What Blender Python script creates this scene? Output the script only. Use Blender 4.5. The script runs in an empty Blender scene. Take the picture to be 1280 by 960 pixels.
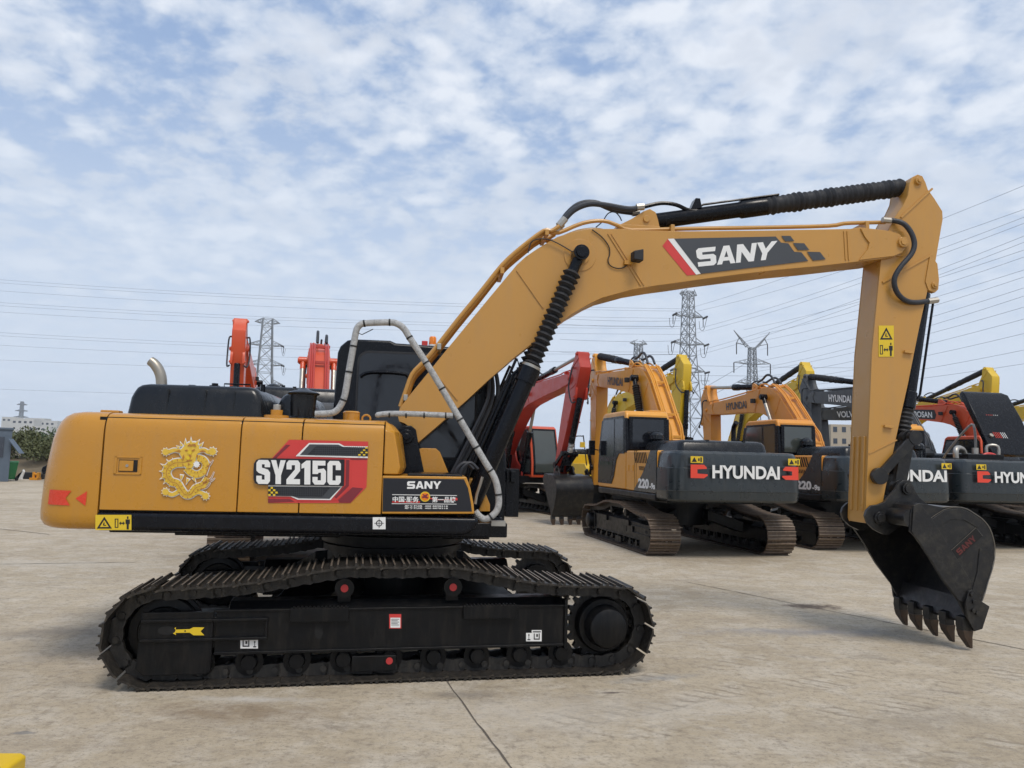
import bpy, bmesh, math, random
from math import sin, cos, pi, radians, atan, atan2, sqrt, hypot
from mathutils import Vector, Matrix
random.seed(7)
SC = bpy.context.scene
COL = SC.collection

# ------------------------------------------------------------------ camera
FPX = 950.0; CAMH = 1.75; V0 = 573.0; ROLL = radians(1.4)
TH = atan((V0 - 480) / FPX)
_R0 = Vector((1, 0, 0)); _FW = Vector((0, cos(TH), sin(TH))); _U0 = Vector((0, -sin(TH), cos(TH)))
_R = cos(ROLL) * _R0 + sin(ROLL) * _U0
_U = -sin(ROLL) * _R0 + cos(ROLL) * _U0
cam_d = bpy.data.cameras.new('camera'); cam = bpy.data.objects.new('camera', cam_d); COL.objects.link(cam)
cam_d.sensor_width = 36; cam_d.lens = FPX / 1280 * 36; cam_d.clip_start = 0.05; cam_d.clip_end = 20000
mw = Matrix.Identity(4)
for i in range(3):
    mw[i][0] = _R[i]; mw[i][1] = _U[i]; mw[i][2] = -_FW[i]
mw[2][3] = CAMH
cam.matrix_world = mw
SC.camera = cam

def ray(u, v):
    return _R * ((u - 640) / FPX) + _U * ((480 - v) / FPX) + _FW
def at_depth(u, v, Y):
    d = ray(u, v); return Vector((0, 0, CAMH)) + d * (Y / d.y)
def on_ground(u, v, z=0.0):
    d = ray(u, v); return Vector((0, 0, CAMH)) + d * ((z - CAMH) / d.z)

# the main machine's frame: origin = swing centre on the ground, x forward, y left
MO = Vector((-1.12, 7.53, 0)); MYAW = radians(6.0); TYAW = radians(11.6)
_mx = Vector((cos(MYAW), sin(MYAW), 0)); _my = Vector((-sin(MYAW), cos(MYAW), 0))
def P(u, v, y):
    """where the machine plane at lateral offset y is seen: local (x, z)"""
    d = ray(u, v); o = Vector((0, 0, CAMH)) - MO
    t = (y - o.dot(_my)) / d.dot(_my); p = o + d * t
    return (p.dot(_mx), p.z)
def PL(pts, y): return [P(u, v, y) for u, v in pts]
_tx = Vector((cos(TYAW), sin(TYAW), 0)); _ty = Vector((-sin(TYAW), cos(TYAW), 0))
def PT(u, v, y):
    d = ray(u, v); o = Vector((0, 0, CAMH)) - MO
    t = (y - o.dot(_ty)) / d.dot(_ty); p = o + d * t
    return (p.dot(_tx), p.z)

# ------------------------------------------------------------------ materials
def lin(r, g, b):
    f = lambda c: (c / 12.92 if c <= .04045 else ((c + .055) / 1.055) ** 2.4)
    return (f(r / 255), f(g / 255), f(b / 255))
MATS = {}
def paint(name, rgb, rough=.4, metal=0., var=.12, scale=3., bump=.0, coat=0., dirt=None, dirt_amt=.0, spec=.5, streak=False):
    if name in MATS: return MATS[name]
    m = bpy.data.materials.new(name); m.use_nodes = True; nt = m.node_tree; N = nt.nodes; L = nt.links
    b = N['Principled BSDF']
    tc = N.new('ShaderNodeTexCoord')
    n = N.new('ShaderNodeTexNoise'); n.inputs['Scale'].default_value = scale; n.inputs['Detail'].default_value = 6; n.inputs['Roughness'].default_value = .65
    L.new(tc.outputs['Object'], n.inputs['Vector'])
    mx = N.new('ShaderNodeMix'); mx.data_type = 'RGBA'
    mx.inputs[6].default_value = (*[c * (1 - var) for c in rgb], 1); mx.inputs[7].default_value = (*[min(1, c * (1 + var)) for c in rgb], 1)
    L.new(n.outputs['Fac'], mx.inputs[0])
    out = mx.outputs[2]
    if dirt_amt > 0:
        n2 = N.new('ShaderNodeTexNoise'); n2.inputs['Scale'].default_value = scale * 2.3; n2.inputs['Detail'].default_value = 10; n2.inputs['Roughness'].default_value = .75
        if streak:
            mp = N.new('ShaderNodeMapping'); mp.inputs['Scale'].default_value = (2.2, 2.2, .35); L.new(tc.outputs['Object'], mp.inputs['Vector']); L.new(mp.outputs[0], n2.inputs['Vector'])
        else: L.new(tc.outputs['Object'], n2.inputs['Vector'])
        mr = N.new('ShaderNodeMapRange'); mr.inputs['From Min'].default_value = .48; mr.inputs['From Max'].default_value = .72
        mr.inputs['To Max'].default_value = dirt_amt; L.new(n2.outputs['Fac'], mr.inputs['Value'])
        md = N.new('ShaderNodeMix'); md.data_type = 'RGBA'; md.inputs[7].default_value = (*(dirt or (.2, .17, .13)), 1)
        L.new(mr.outputs['Result'], md.inputs[0]); L.new(out, md.inputs[6]); out = md.outputs[2]
    L.new(out, b.inputs['Base Color'])
    rr = N.new('ShaderNodeMapRange'); rr.inputs['From Min'].default_value = .3; rr.inputs['From Max'].default_value = .7
    rr.inputs['To Min'].default_value = max(.03, rough - .07); rr.inputs['To Max'].default_value = min(1, rough + .12)
    n3 = N.new('ShaderNodeTexNoise'); n3.inputs['Scale'].default_value = scale * 4; n3.inputs['Detail'].default_value = 4
    L.new(tc.outputs['Object'], n3.inputs['Vector']); L.new(n3.outputs['Fac'], rr.inputs['Value']); L.new(rr.outputs['Result'], b.inputs['Roughness'])
    b.inputs['Metallic'].default_value = metal; b.inputs['Specular IOR Level'].default_value = spec
    b.inputs['Coat Weight'].default_value = coat; b.inputs['Coat Roughness'].default_value = .12
    if bump > 0:
        bp = N.new('ShaderNodeBump'); bp.inputs['Strength'].default_value = bump; bp.inputs['Distance'].default_value = .01
        n4 = N.new('ShaderNodeTexNoise'); n4.inputs['Scale'].default_value = scale * 8; n4.inputs['Detail'].default_value = 6
        L.new(tc.outputs['Object'], n4.inputs['Vector']); L.new(n4.outputs['Fac'], bp.inputs['Height']); L.new(bp.outputs['Normal'], b.inputs['Normal'])
    MATS[name] = m; return m

def aged(name, rgb, rough, dust, **k):
    """painted steel with dust settled on it in patches"""
    return paint(name, rgb, rough, dirt=(.24, .20, .15), dirt_amt=dust, streak=True, **k)

M_ochre = aged('ochre_paint', (.505, .230, .017), .26, .14, var=.05, scale=1.6, coat=.25)
M_ochre_boom = aged('ochre_boom_paint', (.50, .255, .052), .33, .14, var=.07, scale=1.3, coat=.15)
M_black = aged('black_paint', (.004, .005, .008), .22, .015, var=.2, spec=.24)
M_blackm = aged('black_frame_paint', (.004, .0045, .0055), .36, .06, spec=.22, var=.3, scale=2.5, bump=.15)
M_trk = aged('track_steel', (.012, .011, .010), .5, .16, var=.35, scale=4, bump=.3)
M_shoe = paint('track_shoe_steel', (.035, .031, .027), .42, .4, var=.4, scale=6, dirt=(.17, .14, .105), dirt_amt=.45, bump=.3)
M_rustshoe = paint('worn_shoe_steel', (.10, .07, .05), .55, .3, var=.35, scale=5, dirt=(.24, .17, .11), dirt_amt=.7, bump=.3)
M_groove = paint('grouser_edge', (.25, .20, .15), .45, .5, var=.45, scale=14, dirt=(.03, .025, .02), dirt_amt=.7)
M_gap = paint('panel_gap_black', (.006, .006, .006), .8)
M_rubber = paint('rubber', (.013, .014, .017), .6, var=.2, scale=10, bump=.1)
M_hose = paint('hydraulic_hose', (.022, .025, .032), .45, var=.25, scale=14, bump=.2)
M_glass = paint('dark_cab_glass', (.008, .010, .015), .06, var=.1, spec=.6)
M_glass2 = paint('pale_cab_glass', (.05, .06, .055), .05, var=.3, scale=1.5, spec=.9)
M_hood = aged('hood_plastic', (.006, .008, .011), .24, .03, var=.25, scale=2, coat=.08, spec=.35)
M_steel = paint('bare_steel', (.42, .40, .36), .42, .8, var=.12, scale=6)
M_exh = paint('exhaust_steel', (.36, .33, .28), .38, .8, var=.2, scale=9)
M_white = paint('white_vinyl', (.78, .78, .76), .45, var=.04)
M_wrap = paint('white_plastic_wrap', (.42, .42, .41), .30, var=.3, scale=16, bump=.9, dirt=(.09, .09, .095), dirt_amt=.85)
M_tie = paint('cable_tie', (.008, .008, .008), .5)
M_redv = paint('red_vinyl', (.60, .045, .04), .4, var=.1)
M_redfaint = paint('faded_red', (.10, .014, .012), .55, var=.5, scale=20)
M_redd = paint('dark_red_vinyl', (.20, .02, .03), .4, var=.15)
M_refl = paint('red_reflector', (.68, .05, .02), .25, var=.08, scale=12)
M_grey = paint('grey_vinyl', (.05, .055, .063), .45, var=.1)
M_blkv = paint('black_vinyl', (.008, .009, .014), .35, var=.1)
M_yv = paint('yellow_sticker', (.72, .50, .02), .4, var=.06)
M_gold = paint('golden_ink', (.72, .47, .05), .35, var=.25, scale=60)
M_goldd = paint('dark_gold_ink', (.42, .17, .03), .4, var=.4, scale=60)
M_amber = paint('amber_lens', (.80, .22, .015), .15, var=.08)
M_redhub = paint('red_roller_cap', (.45, .03, .03), .5, var=.2)
M_bucket = paint('bucket_black_paint', (.010, .010, .011), .36, .1, var=.4, scale=3, dirt=(.08, .07, .05), dirt_amt=.5, bump=.3)
M_scrape = paint('scraped_steel', (.22, .20, .17), .35, .8, var=.3, scale=9)
M_tooth = paint('tooth_steel', (.085, .063, .05), .42, .6, var=.35, scale=9, dirt=(.16, .09, .05), dirt_amt=.5)
M_slate = aged('slate_paint', (.014, .021, .025), .3, .08, var=.1, scale=2, coat=.35)
M_hyor = aged('orange_yellow_paint', (.70, .305, .024), .36, .10, var=.07, scale=1.5, coat=.25)
M_hyor2 = aged('orange_yellow_paint_faded', (.66, .265, .03), .42, .14, var=.08, scale=1.5, coat=.1)
M_yel = aged('yellow_machine_paint', (.68, .45, .02), .4, .14, var=.1, scale=1.5, coat=.1)
M_red = aged('red_machine_paint', (.46, .038, .022), .36, .12, var=.1, scale=1.5, coat=.2)
M_orr = aged('orange_red_paint', (.62, .075, .018), .38, .10, var=.1, scale=1.5, coat=.2)
M_dgrey = aged('dark_grey_machine_paint', (.045, .05, .058), .4, .14, var=.1, scale=1.5, coat=.1)
M_logored = paint('bright_red_mark', (.75, .06, .03), .4, var=.03)
M_green = paint('green_mark', (.03, .25, .15), .4)

# ------------------------------------------------------------------ mesh builder
class MB:
    def __init__(s, tf=None):
        s.bm = bmesh.new(); s.tf = tf; s.mats = []; s.cur = 0
    def mat(s, m):
        if m not in s.mats: s.mats.append(m)
        s.cur = s.mats.index(m); return s
    def _v(s, co):
        co = Vector(co)
        if s.tf: co = s.tf(co)
        return s.bm.verts.new(co)
    def face(s, vs):
        try:
            f = s.bm.faces.new(vs); f.material_index = s.cur; return f
        except ValueError: return None
    def poly(s, pts): return s.face([s._v(p) for p in pts])
    def prism(s, pts, y0, y1, axis='y'):
        """outline (a,b) extruded along an axis: y -> (x,z) outline, z -> (x,y) outline, x -> (y,z) outline"""
        def co(a, b, t): return (a, t, b) if axis == 'y' else ((a, b, t) if axis == 'z' else (t, a, b))
        A = [s._v(co(a, b, y0)) for a, b in pts]; B = [s._v(co(a, b, y1)) for a, b in pts]
        s.face(A[::-1]); s.face(B); n = len(pts)
        for i in range(n): s.face([A[i], A[(i + 1) % n], B[(i + 1) % n], B[i]])
        return s
    def box(s, x0, x1, y0, y1, z0, z1): return s.prism([(x0, z0), (x1, z0), (x1, z1), (x0, z1)], y0, y1)
    def loft(s, rings, cap=True, closed=True):
        R = [[s._v(p) for p in r] for r in rings]; n = len(R[0])
        for a, b in zip(R[:-1], R[1:]):
            for i in range(n if closed else n - 1): s.face([a[i], a[(i + 1) % n], b[(i + 1) % n], b[i]])
        if cap: s.face(R[0][::-1]); s.face(R[-1])
        return s
    def cyl(s, p0, p1, r0, r1=None, n=20, cap=True):
        p0 = Vector(p0); p1 = Vector(p1); r1 = r0 if r1 is None else r1
        return s.lathe(p0, p1, [(0, r0), (1, r1)], n, cap)
    def lathe(s, p0, p1, prof, n=20, cap=True):
        """prof: (fraction along p0->p1, radius)"""
        p0 = Vector(p0); p1 = Vector(p1); d = (p1 - p0); dn = d.normalized()
        a = dn.orthogonal().normalized(); b = dn.cross(a)
        rings = []
        for t, r in prof:
            c = p0 + d * t
            rings.append([c + (a * cos(2 * pi * k / n) + b * sin(2 * pi * k / n)) * max(r, 1e-4) for k in range(n)])
        return s.loft(rings, cap)
    def tube(s, pts, r, n=10, smooth=0, cap=True, rf=None):
        pts = [Vector(p) for p in pts]
        if smooth: pts = catmull(pts, smooth)
        rings = []; prev = None
        for i, p in enumerate(pts):
            t = (pts[min(i + 1, len(pts) - 1)] - pts[max(i - 1, 0)])
            t = t.normalized() if t.length > 1e-9 else Vector((0, 0, 1))
            if prev is None: a = t.orthogonal().normalized()
            else:
                a = prev - t * prev.dot(t); a = a.normalized() if a.length > 1e-6 else t.orthogonal().normalized()
            prev = a; b = t.cross(a)
            rr = r if rf is None else rf(i / (len(pts) - 1)) * r
            rings.append([p + (a * cos(2 * pi * k / n) + b * sin(2 * pi * k / n)) * rr for k in range(n)])
        return s.loft(rings, cap)
    def bar(s, p0, p1, w, h=None):
        """square bar between two points"""
        h = h or w; p0 = Vector(p0); p1 = Vector(p1); d = (p1 - p0).normalized()
        a = d.cross(Vector((0, 0, 1)))
        a = Vector((1, 0, 0)) if a.length < 1e-4 else a.normalized()
        b = d.cross(a)
        rings = [[p + a * (sx * w / 2) + b * (sy * h / 2) for sx, sy in ((-1, -1), (1, -1), (1, 1), (-1, 1))] for p in (p0, p1)]
        return s.loft(rings)
    def build(s, name, m=None, parent=None, bevel=0., seg=2, sharp=35, flat=False):
        bmesh.ops.recalc_face_normals(s.bm, faces=s.bm.faces[:])
        me = bpy.data.meshes.new(name); s.bm.to_mesh(me); s.bm.free()
        for mm in ([m] if m else []) if not s.mats else s.mats: me.materials.append(mm)
        if not flat:
            me.shade_smooth(); me.set_sharp_from_angle(angle=radians(sharp))
        o = bpy.data.objects.new(name, me); COL.objects.link(o)
        if parent: o.parent = parent
        if bevel > 0:
            b = o.modifiers.new('bevel', 'BEVEL'); b.width = bevel; b.segments = seg; b.limit_method = 'ANGLE'; b.angle_limit = radians(40)
            b.harden_normals = True
        return o

def catmull(pts, k=6):
    out = []
    n = len(pts)
    for i in range(n - 1):
        p0 = pts[max(i - 1, 0)]; p1 = pts[i]; p2 = pts[i + 1]; p3 = pts[min(i + 2, n - 1)]
        for j in range(k):
            t = j / k
            out.append(.5 * ((2 * p1) + (p2 - p0) * t + (2 * p0 - 5 * p1 + 4 * p2 - p3) * t * t + (3 * p1 - p0 - 3 * p2 + p3) * t ** 3))
    out.append(pts[-1]); return out
def smooth2(pts, k=5, closed=False):
    v = [Vector((a, b, 0)) for a, b in pts]
    if closed: v = [v[-1]] + v + [v[0], v[1]]; r = catmull(v, k)[k:-(k) - 1]
    else: r = catmull(v, k)
    return [(p.x, p.y) for p in r]
def circ(cx, cz, r, n=24): return [(cx + r * cos(2 * pi * i / n), cz + r * sin(2 * pi * i / n)) for i in range(n)]

def thing(name, label, cat, loc=(0, 0, 0), rz=0., group=None):
    o = bpy.data.objects.new(name, None); COL.objects.link(o); o.empty_display_size = .3
    o.location = loc; o.rotation_euler = (0, 0, rz); o['label'] = label; o['category'] = cat
    if group: o['group'] = group
    return o
def tag(o, label, cat, group=None, kind=None):
    if label: o['label'] = label
    if cat: o['category'] = cat
    if group: o['group'] = group
    if kind: o['kind'] = kind
    return o

# ------------------------------------------------------------------ lettering
GL = {
 'S': ([[(0, 0), (.86, 0), (1, .12), (1, .5), (.86, .62), (.30, .62), (.30, .76), (.96, .76), (1, 1), (.14, 1), (0, .88), (0, .5), (.14, .38), (.70, .38), (.70, .24), (0, .24)]], 1),
 'A': ([[(0, 0), (.28, 0), (.51, .72), (.51, 1), (.36, 1)], [(.51, .72), (.74, 0), (1.02, 0), (.66, 1), (.51, 1)], [(.3375, .18), (.6825, .18), (.6186, .38), (.4014, .38)]], 1.02),
 'N': ([[(0, 0), (.26, 0), (.26, .58), (.70, 0), (1, 0), (1, 1), (.74, 1), (.74, .42), (.30, 1), (0, 1)]], 1),
 'Y': ([[(.36, 0), (.64, 0), (.64, .38), (1.02, 1), (.72, 1), (.5, .62), (.28, 1), (-.02, 1), (.36, .38)]], 1),
 's': ([[(0, .12), (.16, 0), (.84, 0), (1, .12), (1, .48), (.84, .60), (.40, .68), (.40, .82), (.60, .82), (.60, .70), (1, .70), (1, .88), (.84, 1), (.16, 1), (0, .88), (0, .56), (.16, .46), (.60, .37), (.60, .18), (.40, .18), (.40, .34), (0, .34)]], 1),
 'y': ([[(.30, 0), (.70, 0), (.70, .36), (1.04, 1), (.66, 1), (.5, .62), (.34, 1), (-.04, 1), (.30, .36)]], 1),
 '2': ([[(0, 0), (1, 0), (1, .22), (.52, .22), (1, .56), (1, .88), (.84, 1), (.16, 1), (0, .88), (0, .62), (.38, .62), (.38, .80), (.62, .80), (.62, .62), (0, .20)]], 1),
 '1': ([[(.22, 0), (.66, 0), (.66, 1), (.36, 1), (0, .84), (0, .66), (.22, .70)]], .72),
 '5': ([[(0, .12), (.16, 0), (.84, 0), (1, .12), (1, .56), (.84, .68), (.38, .64), (.38, .80), (.95, .80), (.95, 1), (0, 1), (0, .44), (.38, .44), (.46, .50), (.62, .50), (.62, .18), (.38, .18), (.38, .32), (0, .32)]], 1),
 'c': ([[(0, .12), (.16, 0), (.84, 0), (1, .12), (1, .38), (.62, .38), (.62, .18), (.38, .18), (.38, .82), (.62, .82), (.62, .62), (1, .62), (1, .88), (.84, 1), (.16, 1), (0, .88)]], 1),
}
def quad_map(q):
    """unit square -> quad q = (bottom-left, bottom-right, top-right, top-left) of points"""
    a, b, c, d = [Vector(p) for p in q]
    return lambda s, t: (a * (1 - s) + b * s) * (1 - t) + (d * (1 - s) + c * s) * t
def glyphs(mb, word, q, off, gap=.1, rel=None):
    f = quad_map(q); tot = sum(GL[c][1] for c in word) + gap * (len(word) - 1); x = 0
    off = Vector(off)
    for c in word:
        polys, w = GL[c]
        for pl in polys: mb.poly([f((x + px) / tot, py) + off for px, py in pl])
        x += w + gap
def text_mesh(name, body, q, mat, parent, off=(0, 0, 0), bold=.02, spacing=1., shear=0.):
    """lettering in the built-in font, fitted to the quad q of root-local points"""
    cu = bpy.data.curves.new(name, 'FONT'); cu.body = body; cu.offset = bold; cu.space_character = spacing; cu.fill_mode = 'FRONT'; cu.resolution_u = 4; cu.shear = shear
    to = bpy.data.objects.new(name + '_tmp', cu); COL.objects.link(to)
    dg = bpy.context.evaluated_depsgraph_get(); dg.update()
    me = bpy.data.meshes.new_from_object(to.evaluated_get(dg))
    bpy.data.objects.remove(to); bpy.data.curves.remove(cu)
    if not me.vertices: return None
    xs = [v.co.x for v in me.vertices]; ys = [v.co.y for v in me.vertices]
    x0, x1, y0, y1 = min(xs), max(xs), min(ys), max(ys); f = quad_map(q); off = Vector(off)
    for v in me.vertices: v.co = f((v.co.x - x0) / (x1 - x0 + 1e-9), (v.co.y - y0) / (y1 - y0 + 1e-9)) + off
    me.materials.clear(); me.materials.append(mat); me.name = name
    o = bpy.data.objects.new(name, me); COL.objects.link(o); o.parent = parent
    return o
def pxq(x0, y0, x1, y1, y):
    """quad on the main machine's side plane y from the corners of an upright box in the view"""
    return [(P(a, b, y)[0], y, P(a, b, y)[1]) for a, b in ((x0, y1), (x1, y1), (x1, y0), (x0, y0))]
def pxq4(pts, y): return [(P(a, b, y)[0], y, P(a, b, y)[1]) for a, b in pts]
class Sticker:
    """layers of thin vinyl on a side plane"""
    def __init__(s, y): s.mb = MB(); s.y = y; s.k = 0
    def add(s, mat, polys, local=False, lift=True):
        if lift: s.k += 1
        s.mb.mat(mat); yy = s.y - .0025 - .0016 * s.k
        for pl in polys:
            pl = pl if local else PL(pl, s.y)
            s.mb.poly([(x, yy, z) for x, z in pl])
        return s
    def words(s, mat, word, quad_px, gap=.1):
        s.k += 1; s.mb.mat(mat); glyphs(s.mb, word, pxq4(quad_px, s.y), (0, -.0025 - .0016 * s.k, 0), gap)
    def build(s, name, parent): return s.mb.build(name, None, parent, flat=True)
def warning_pictos(st, x0, y0, x1, y1, vertical=False):
    """yellow safety label: a triangle and a keep-clear figure, in view coordinates"""
    st.add(M_yv, [[(x0, y0), (x1, y0), (x1, y1), (x0, y1)]])
    if vertical: a = (x0, y0, x1, (y0 + y1) / 2); b = (x0, (y0 + y1) / 2, x1, y1)
    else: a = (x0, y0, (x0 + x1) / 2, y1); b = ((x0 + x1) / 2, y0, x1, y1)
    def I(bx, s, t): return (bx[0] + (bx[2] - bx[0]) * s, bx[1] + (bx[3] - bx[1]) * t)
    tri = [I(a, .08, .9), I(a, .5, .12), I(a, .92, .9)]; tin = [I(a, .24, .8), I(a, .5, .32), I(a, .76, .8)]
    st.add(M_blkv, [[tri[0], tri[1], tin[1], tin[0]], [tri[1], tri[2], tin[2], tin[1]], [tri[2], tri[0], tin[0], tin[2]],
                    [I(a, .42, .7), I(a, .46, .5), I(a, .52, .5), I(a, .5, .66), I(a, .6, .66), I(a, .6, .72)]])
    st.add(M_blkv, [[I(b, .08, .25), I(b, .28, .25), I(b, .28, .3), I(b, .13, .3), I(b, .13, .8), I(b, .08, .85)],
                    [I(b, .28, .3), I(b, .28, .85), I(b, .08, .85), I(b, .13, .8), I(b, .23, .8), I(b, .23, .3)],
                    [I(b, .32, .55), I(b, .42, .42), I(b, .42, .51), I(b, .54, .51), I(b, .54, .42), I(b, .64, .55), I(b, .54, .68), I(b, .54, .59), I(b, .42, .59), I(b, .42, .68)],
                    [I(b, .68, .3), I(b, .92, .3), I(b, .92, .6), I(b, .86, .6), I(b, .86, .95), I(b, .74, .95), I(b, .74, .6), I(b, .68, .6)],
                    [I(b, .76, .1), I(b, .84, .1), I(b, .84, .26), I(b, .76, .26)]], lift=False)
# ------------------------------------------------------------------ undercarriage
def track_path(n=49):
    ctrl = []
    IX, IZ, IR = -1.79, .378, .295; SX, SZ, SR = 1.735, .372, .29
    for x in [IX + (SX - IX) * i / 12 for i in range(13)]: ctrl.append((x, .085))
    for k in range(1, 9): a = -pi / 2 + pi * k / 9; ctrl.append((SX + SR * cos(a), SZ + SR * sin(a)))
    ctrl += [(1.55, .655), (1.3, .665), (1.0, .70), (.7, .765), (.42, .815), (.2, .822), (0, .815), (-.2, .822), (-.45, .82), (-.75, .77), (-1.05, .715), (-1.35, .685), (-1.6, .672)]
    for k in range(1, 9): a = pi / 2 + pi * k / 9; ctrl.append((IX + IR * cos(a), IZ + IR * sin(a)))
    # equal arc-length points on the closed loop
    P_ = ctrl + [ctrl[0]]; L_ = [0]
    for a, b in zip(P_[:-1], P_[1:]): L_.append(L_[-1] + hypot(b[0] - a[0], b[1] - a[1]))
    out = []; tot = L_[-1]; j = 0
    for i in range(n):
        s = tot * (i + .35) / n
        while L_[j + 1] < s: j += 1
        t = (s - L_[j]) / (L_[j + 1] - L_[j]); a, b = P_[j], P_[j + 1]
        out.append((a[0] + (b[0] - a[0]) * t, a[1] + (b[1] - a[1]) * t))
    return out, tot / n
TP, PITCH = track_path()

def shoe_mb(w=.6, tf=None, mb=None):
    """one triple-grouser shoe: x along the track, z outward; origin on the pitch line"""
    m = mb or MB(tf); h = w / 2; p = PITCH
    prof = [(-p * .5, .058), (-p * .36, .052), (p * .44, .050), (p * .62, .042), (p * .64, .052), (p * .50, .064), (p * .42, .070),
            (p * .40, .088), (p * .33, .088), (p * .30, .066), (p * .06, .066), (p * .04, .084), (-p * .03, .084), (-p * .05, .066),
            (-p * .32, .066), (-p * .35, .090), (-p * .43, .090), (-p * .46, .070), (-p * .5, .070)]
    m.prism(prof, -h, h)
    m.bm.faces.ensure_lookup_table(); cur = m.cur; m.mat(M_groove); n = len(prof)
    for k in (7, 11, 15): m.bm.faces[len(m.bm.faces) - n + k].material_index = m.cur
    m.cur = cur
    return m
def undercarriage(root, yaw, detail, m_frame, m_shoe, m_chain, gauge=1.19, w=.6, label_near=None):
    c, s = cos(yaw), sin(yaw)
    rot = lambda v: Vector((v.x * c - v.y * s, v.x * s + v.y * c, v.z))
    shoe_me = None
    for side in (-1, 1):
        yc = side * gauge
        # chain
        ch = MB(rot).mat(m_chain)
        for i, (x, z) in enumerate(TP):
            x1, z1 = TP[(i + 1) % len(TP)]; xm, zm = TP[i - 1]
            t = Vector((x1 - xm, 0, z1 - zm)).normalized(); nrm = Vector((t.z, 0, -t.x))
            o = Vector((x, yc, z))
            tfm = (lambda o, t, nrm: (lambda v: rot(o + t * v.x + Vector((0, v.y, 0)) + nrm * v.z)))(o, t, nrm)
            ch.tf = tfm
            for yy in (-.105, .105):
                p = PITCH
                ch.prism([(-p * .62, -.038), (-p * .40, -.052), (-p * .12, -.038), (p * .12, -.046), (p * .42, -.046), (p * .56, -.03), (p * .56, .02), (p * .4, .05), (-p * .45, .05), (-p * .62, .01)], yy - .02 + (.012 if yy > 0 else -.012), yy + .02 + (.012 if yy > 0 else -.012))
                if detail:
                    ch.cyl((p * .34, yy - .045, 0), (p * .34, yy + .045, 0), .026, n=8)
                    ch.cyl((-p * .38, yy - .03, 0.0), (-p * .38, yy + .045, 0.0), .02, n=6)
            ch.cyl((p * .34, -.1, 0), (p * .34, .1, 0), .03, n=8)
            if not detail: ch.mat(m_shoe); shoe_mb(w, mb=ch); ch.mat(m_chain)
        track = ch.build('track', None, root)
        if detail:
            for i, (x, z) in enumerate(TP):
                x1, z1 = TP[(i + 1) % len(TP)]; xm, zm = TP[i - 1]
                a = atan2(z1 - zm, x1 - xm)
                if shoe_me is None:
                    # outward is below the tangent, so the shoe is mirrored in z
                    mm = MB(lambda v: Vector((v.x, v.y, -v.z))).mat(m_shoe); shoe_mb(w, mb=mm)
                    so = mm.build('track_shoe', None, track); shoe_me = so.data
                else:
                    so = bpy.data.objects.new('track_shoe', shoe_me); COL.objects.link(so); so.parent = track
                so.matrix_local = Matrix.Rotation(yaw, 4, 'Z') @ Matrix.Translation((x, yc, z)) @ Matrix.Rotation(-a, 4, 'Y')
        fy = yc + side * .19     # outer face of the frame
        f = MB(rot).mat(m_frame)
        # main beam, sloped top
        f.prism([(yc - .17, .24), (yc + .17, .24), (yc + .17, .53), (yc + .08, .60), (yc - .08, .60), (yc - .17, .53)], -1.30, 1.36, axis='x')
        f.box(-1.9, -1.25, yc - .185, yc + .185, .27, .50)
        frame = f.build('track_frame', None, root, bevel=.008)
        out = lambda d: fy + side * d
        def ybox(mb, x0, x1, d0, d1, z0, z1): mb.box(x0, x1, min(out(d0), out(d1)), max(out(d0), out(d1)), z0, z1)
        g = MB(rot).mat(m_frame)
        ybox(g, -1.38, 1.36, -.02, .004, .235, .545)
        ybox(g, -1.38, 1.36, -.02, .02, .225, .245); ybox(g, -1.40, 1.37, -.02, .018, .54, .556)
        ybox(g, 1.345, 1.372, -.05, .03, .20, .60)
        # idler yoke plates
        g.prism([(-1.92, .14), (-1.86, .09), (-1.42, .09), (-1.395, .12), (-1.395, .545), (-1.90, .545)], *sorted((out(-.01), out(.022))))
        za, zb = PT(230, 776, -1.41)[1], PT(230, 800, -1.41)[1]
        ybox(g, -1.90, -1.0, 0, .04, za - .01, za + .01); ybox(g, -1.90, -1.0, 0, .04, zb - .01, zb + .01); ybox(g, -1.02, -1.0, 0, .032, zb, za)
        # track guard and step plates
        for xa in (-.62, .72):
            ybox(g, xa - .22, xa + .22, .0, .045, .46, .565)
            for k in range(14): ybox(g, xa - .2 + k * .03, xa - .185 + k * .03, .0, .05, .565, .575)
        ybox(g, -.36, -.02, -.06, .03, .075, .19)
        g.build('frame_side_plate', None, root, bevel=.004)
        for xa, za_, ra in ((-.62, .38, .035), (-1.72, (za + zb) / 2, .035)):
            dk = MB(rot).mat(M_gap)
            ybx = [(xa + ra * cos(t) * (.9 if xa > -1 else 1.8), za_ + ra * sin(t) * (1.7 if xa > -1 else .9)) for t in [2 * pi * k / 16 for k in range(16)]]
            dk.prism(ybx, *sorted((out(.0), out(.0252 if xa < -1 else .0065))))
            dk.build('frame_slot', None, frame)
        # rollers
        for k in range(9):
            x = -1.48 + k * .352
            r = MB(rot).mat(m_frame)
            r.lathe((x, yc - .17, .155), (x, yc + .17, .155), [(0, .05), (.03, .06), (.08, .065), (.08, .105), (.3, .085), (.35, .075), (.65, .075), (.7, .085), (.92, .105), (.92, .065), (.97, .06), (1, .05)], 20)
            r.prism(circ(x, .155, .055, 14), *sorted((out(-.06), out(-.004))))
            r.box(x - .03, x + .03, yc - .17, yc + .17, .16, .24)
            ro = r.build('track_roller', None, root)
            if detail and k == 4:
                c2 = MB(rot); c2.prism(circ(x, .15, .027, 14), *sorted((out(.0), out(.034)))); c2.build('roller_cap', M_redhub, ro)
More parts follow.
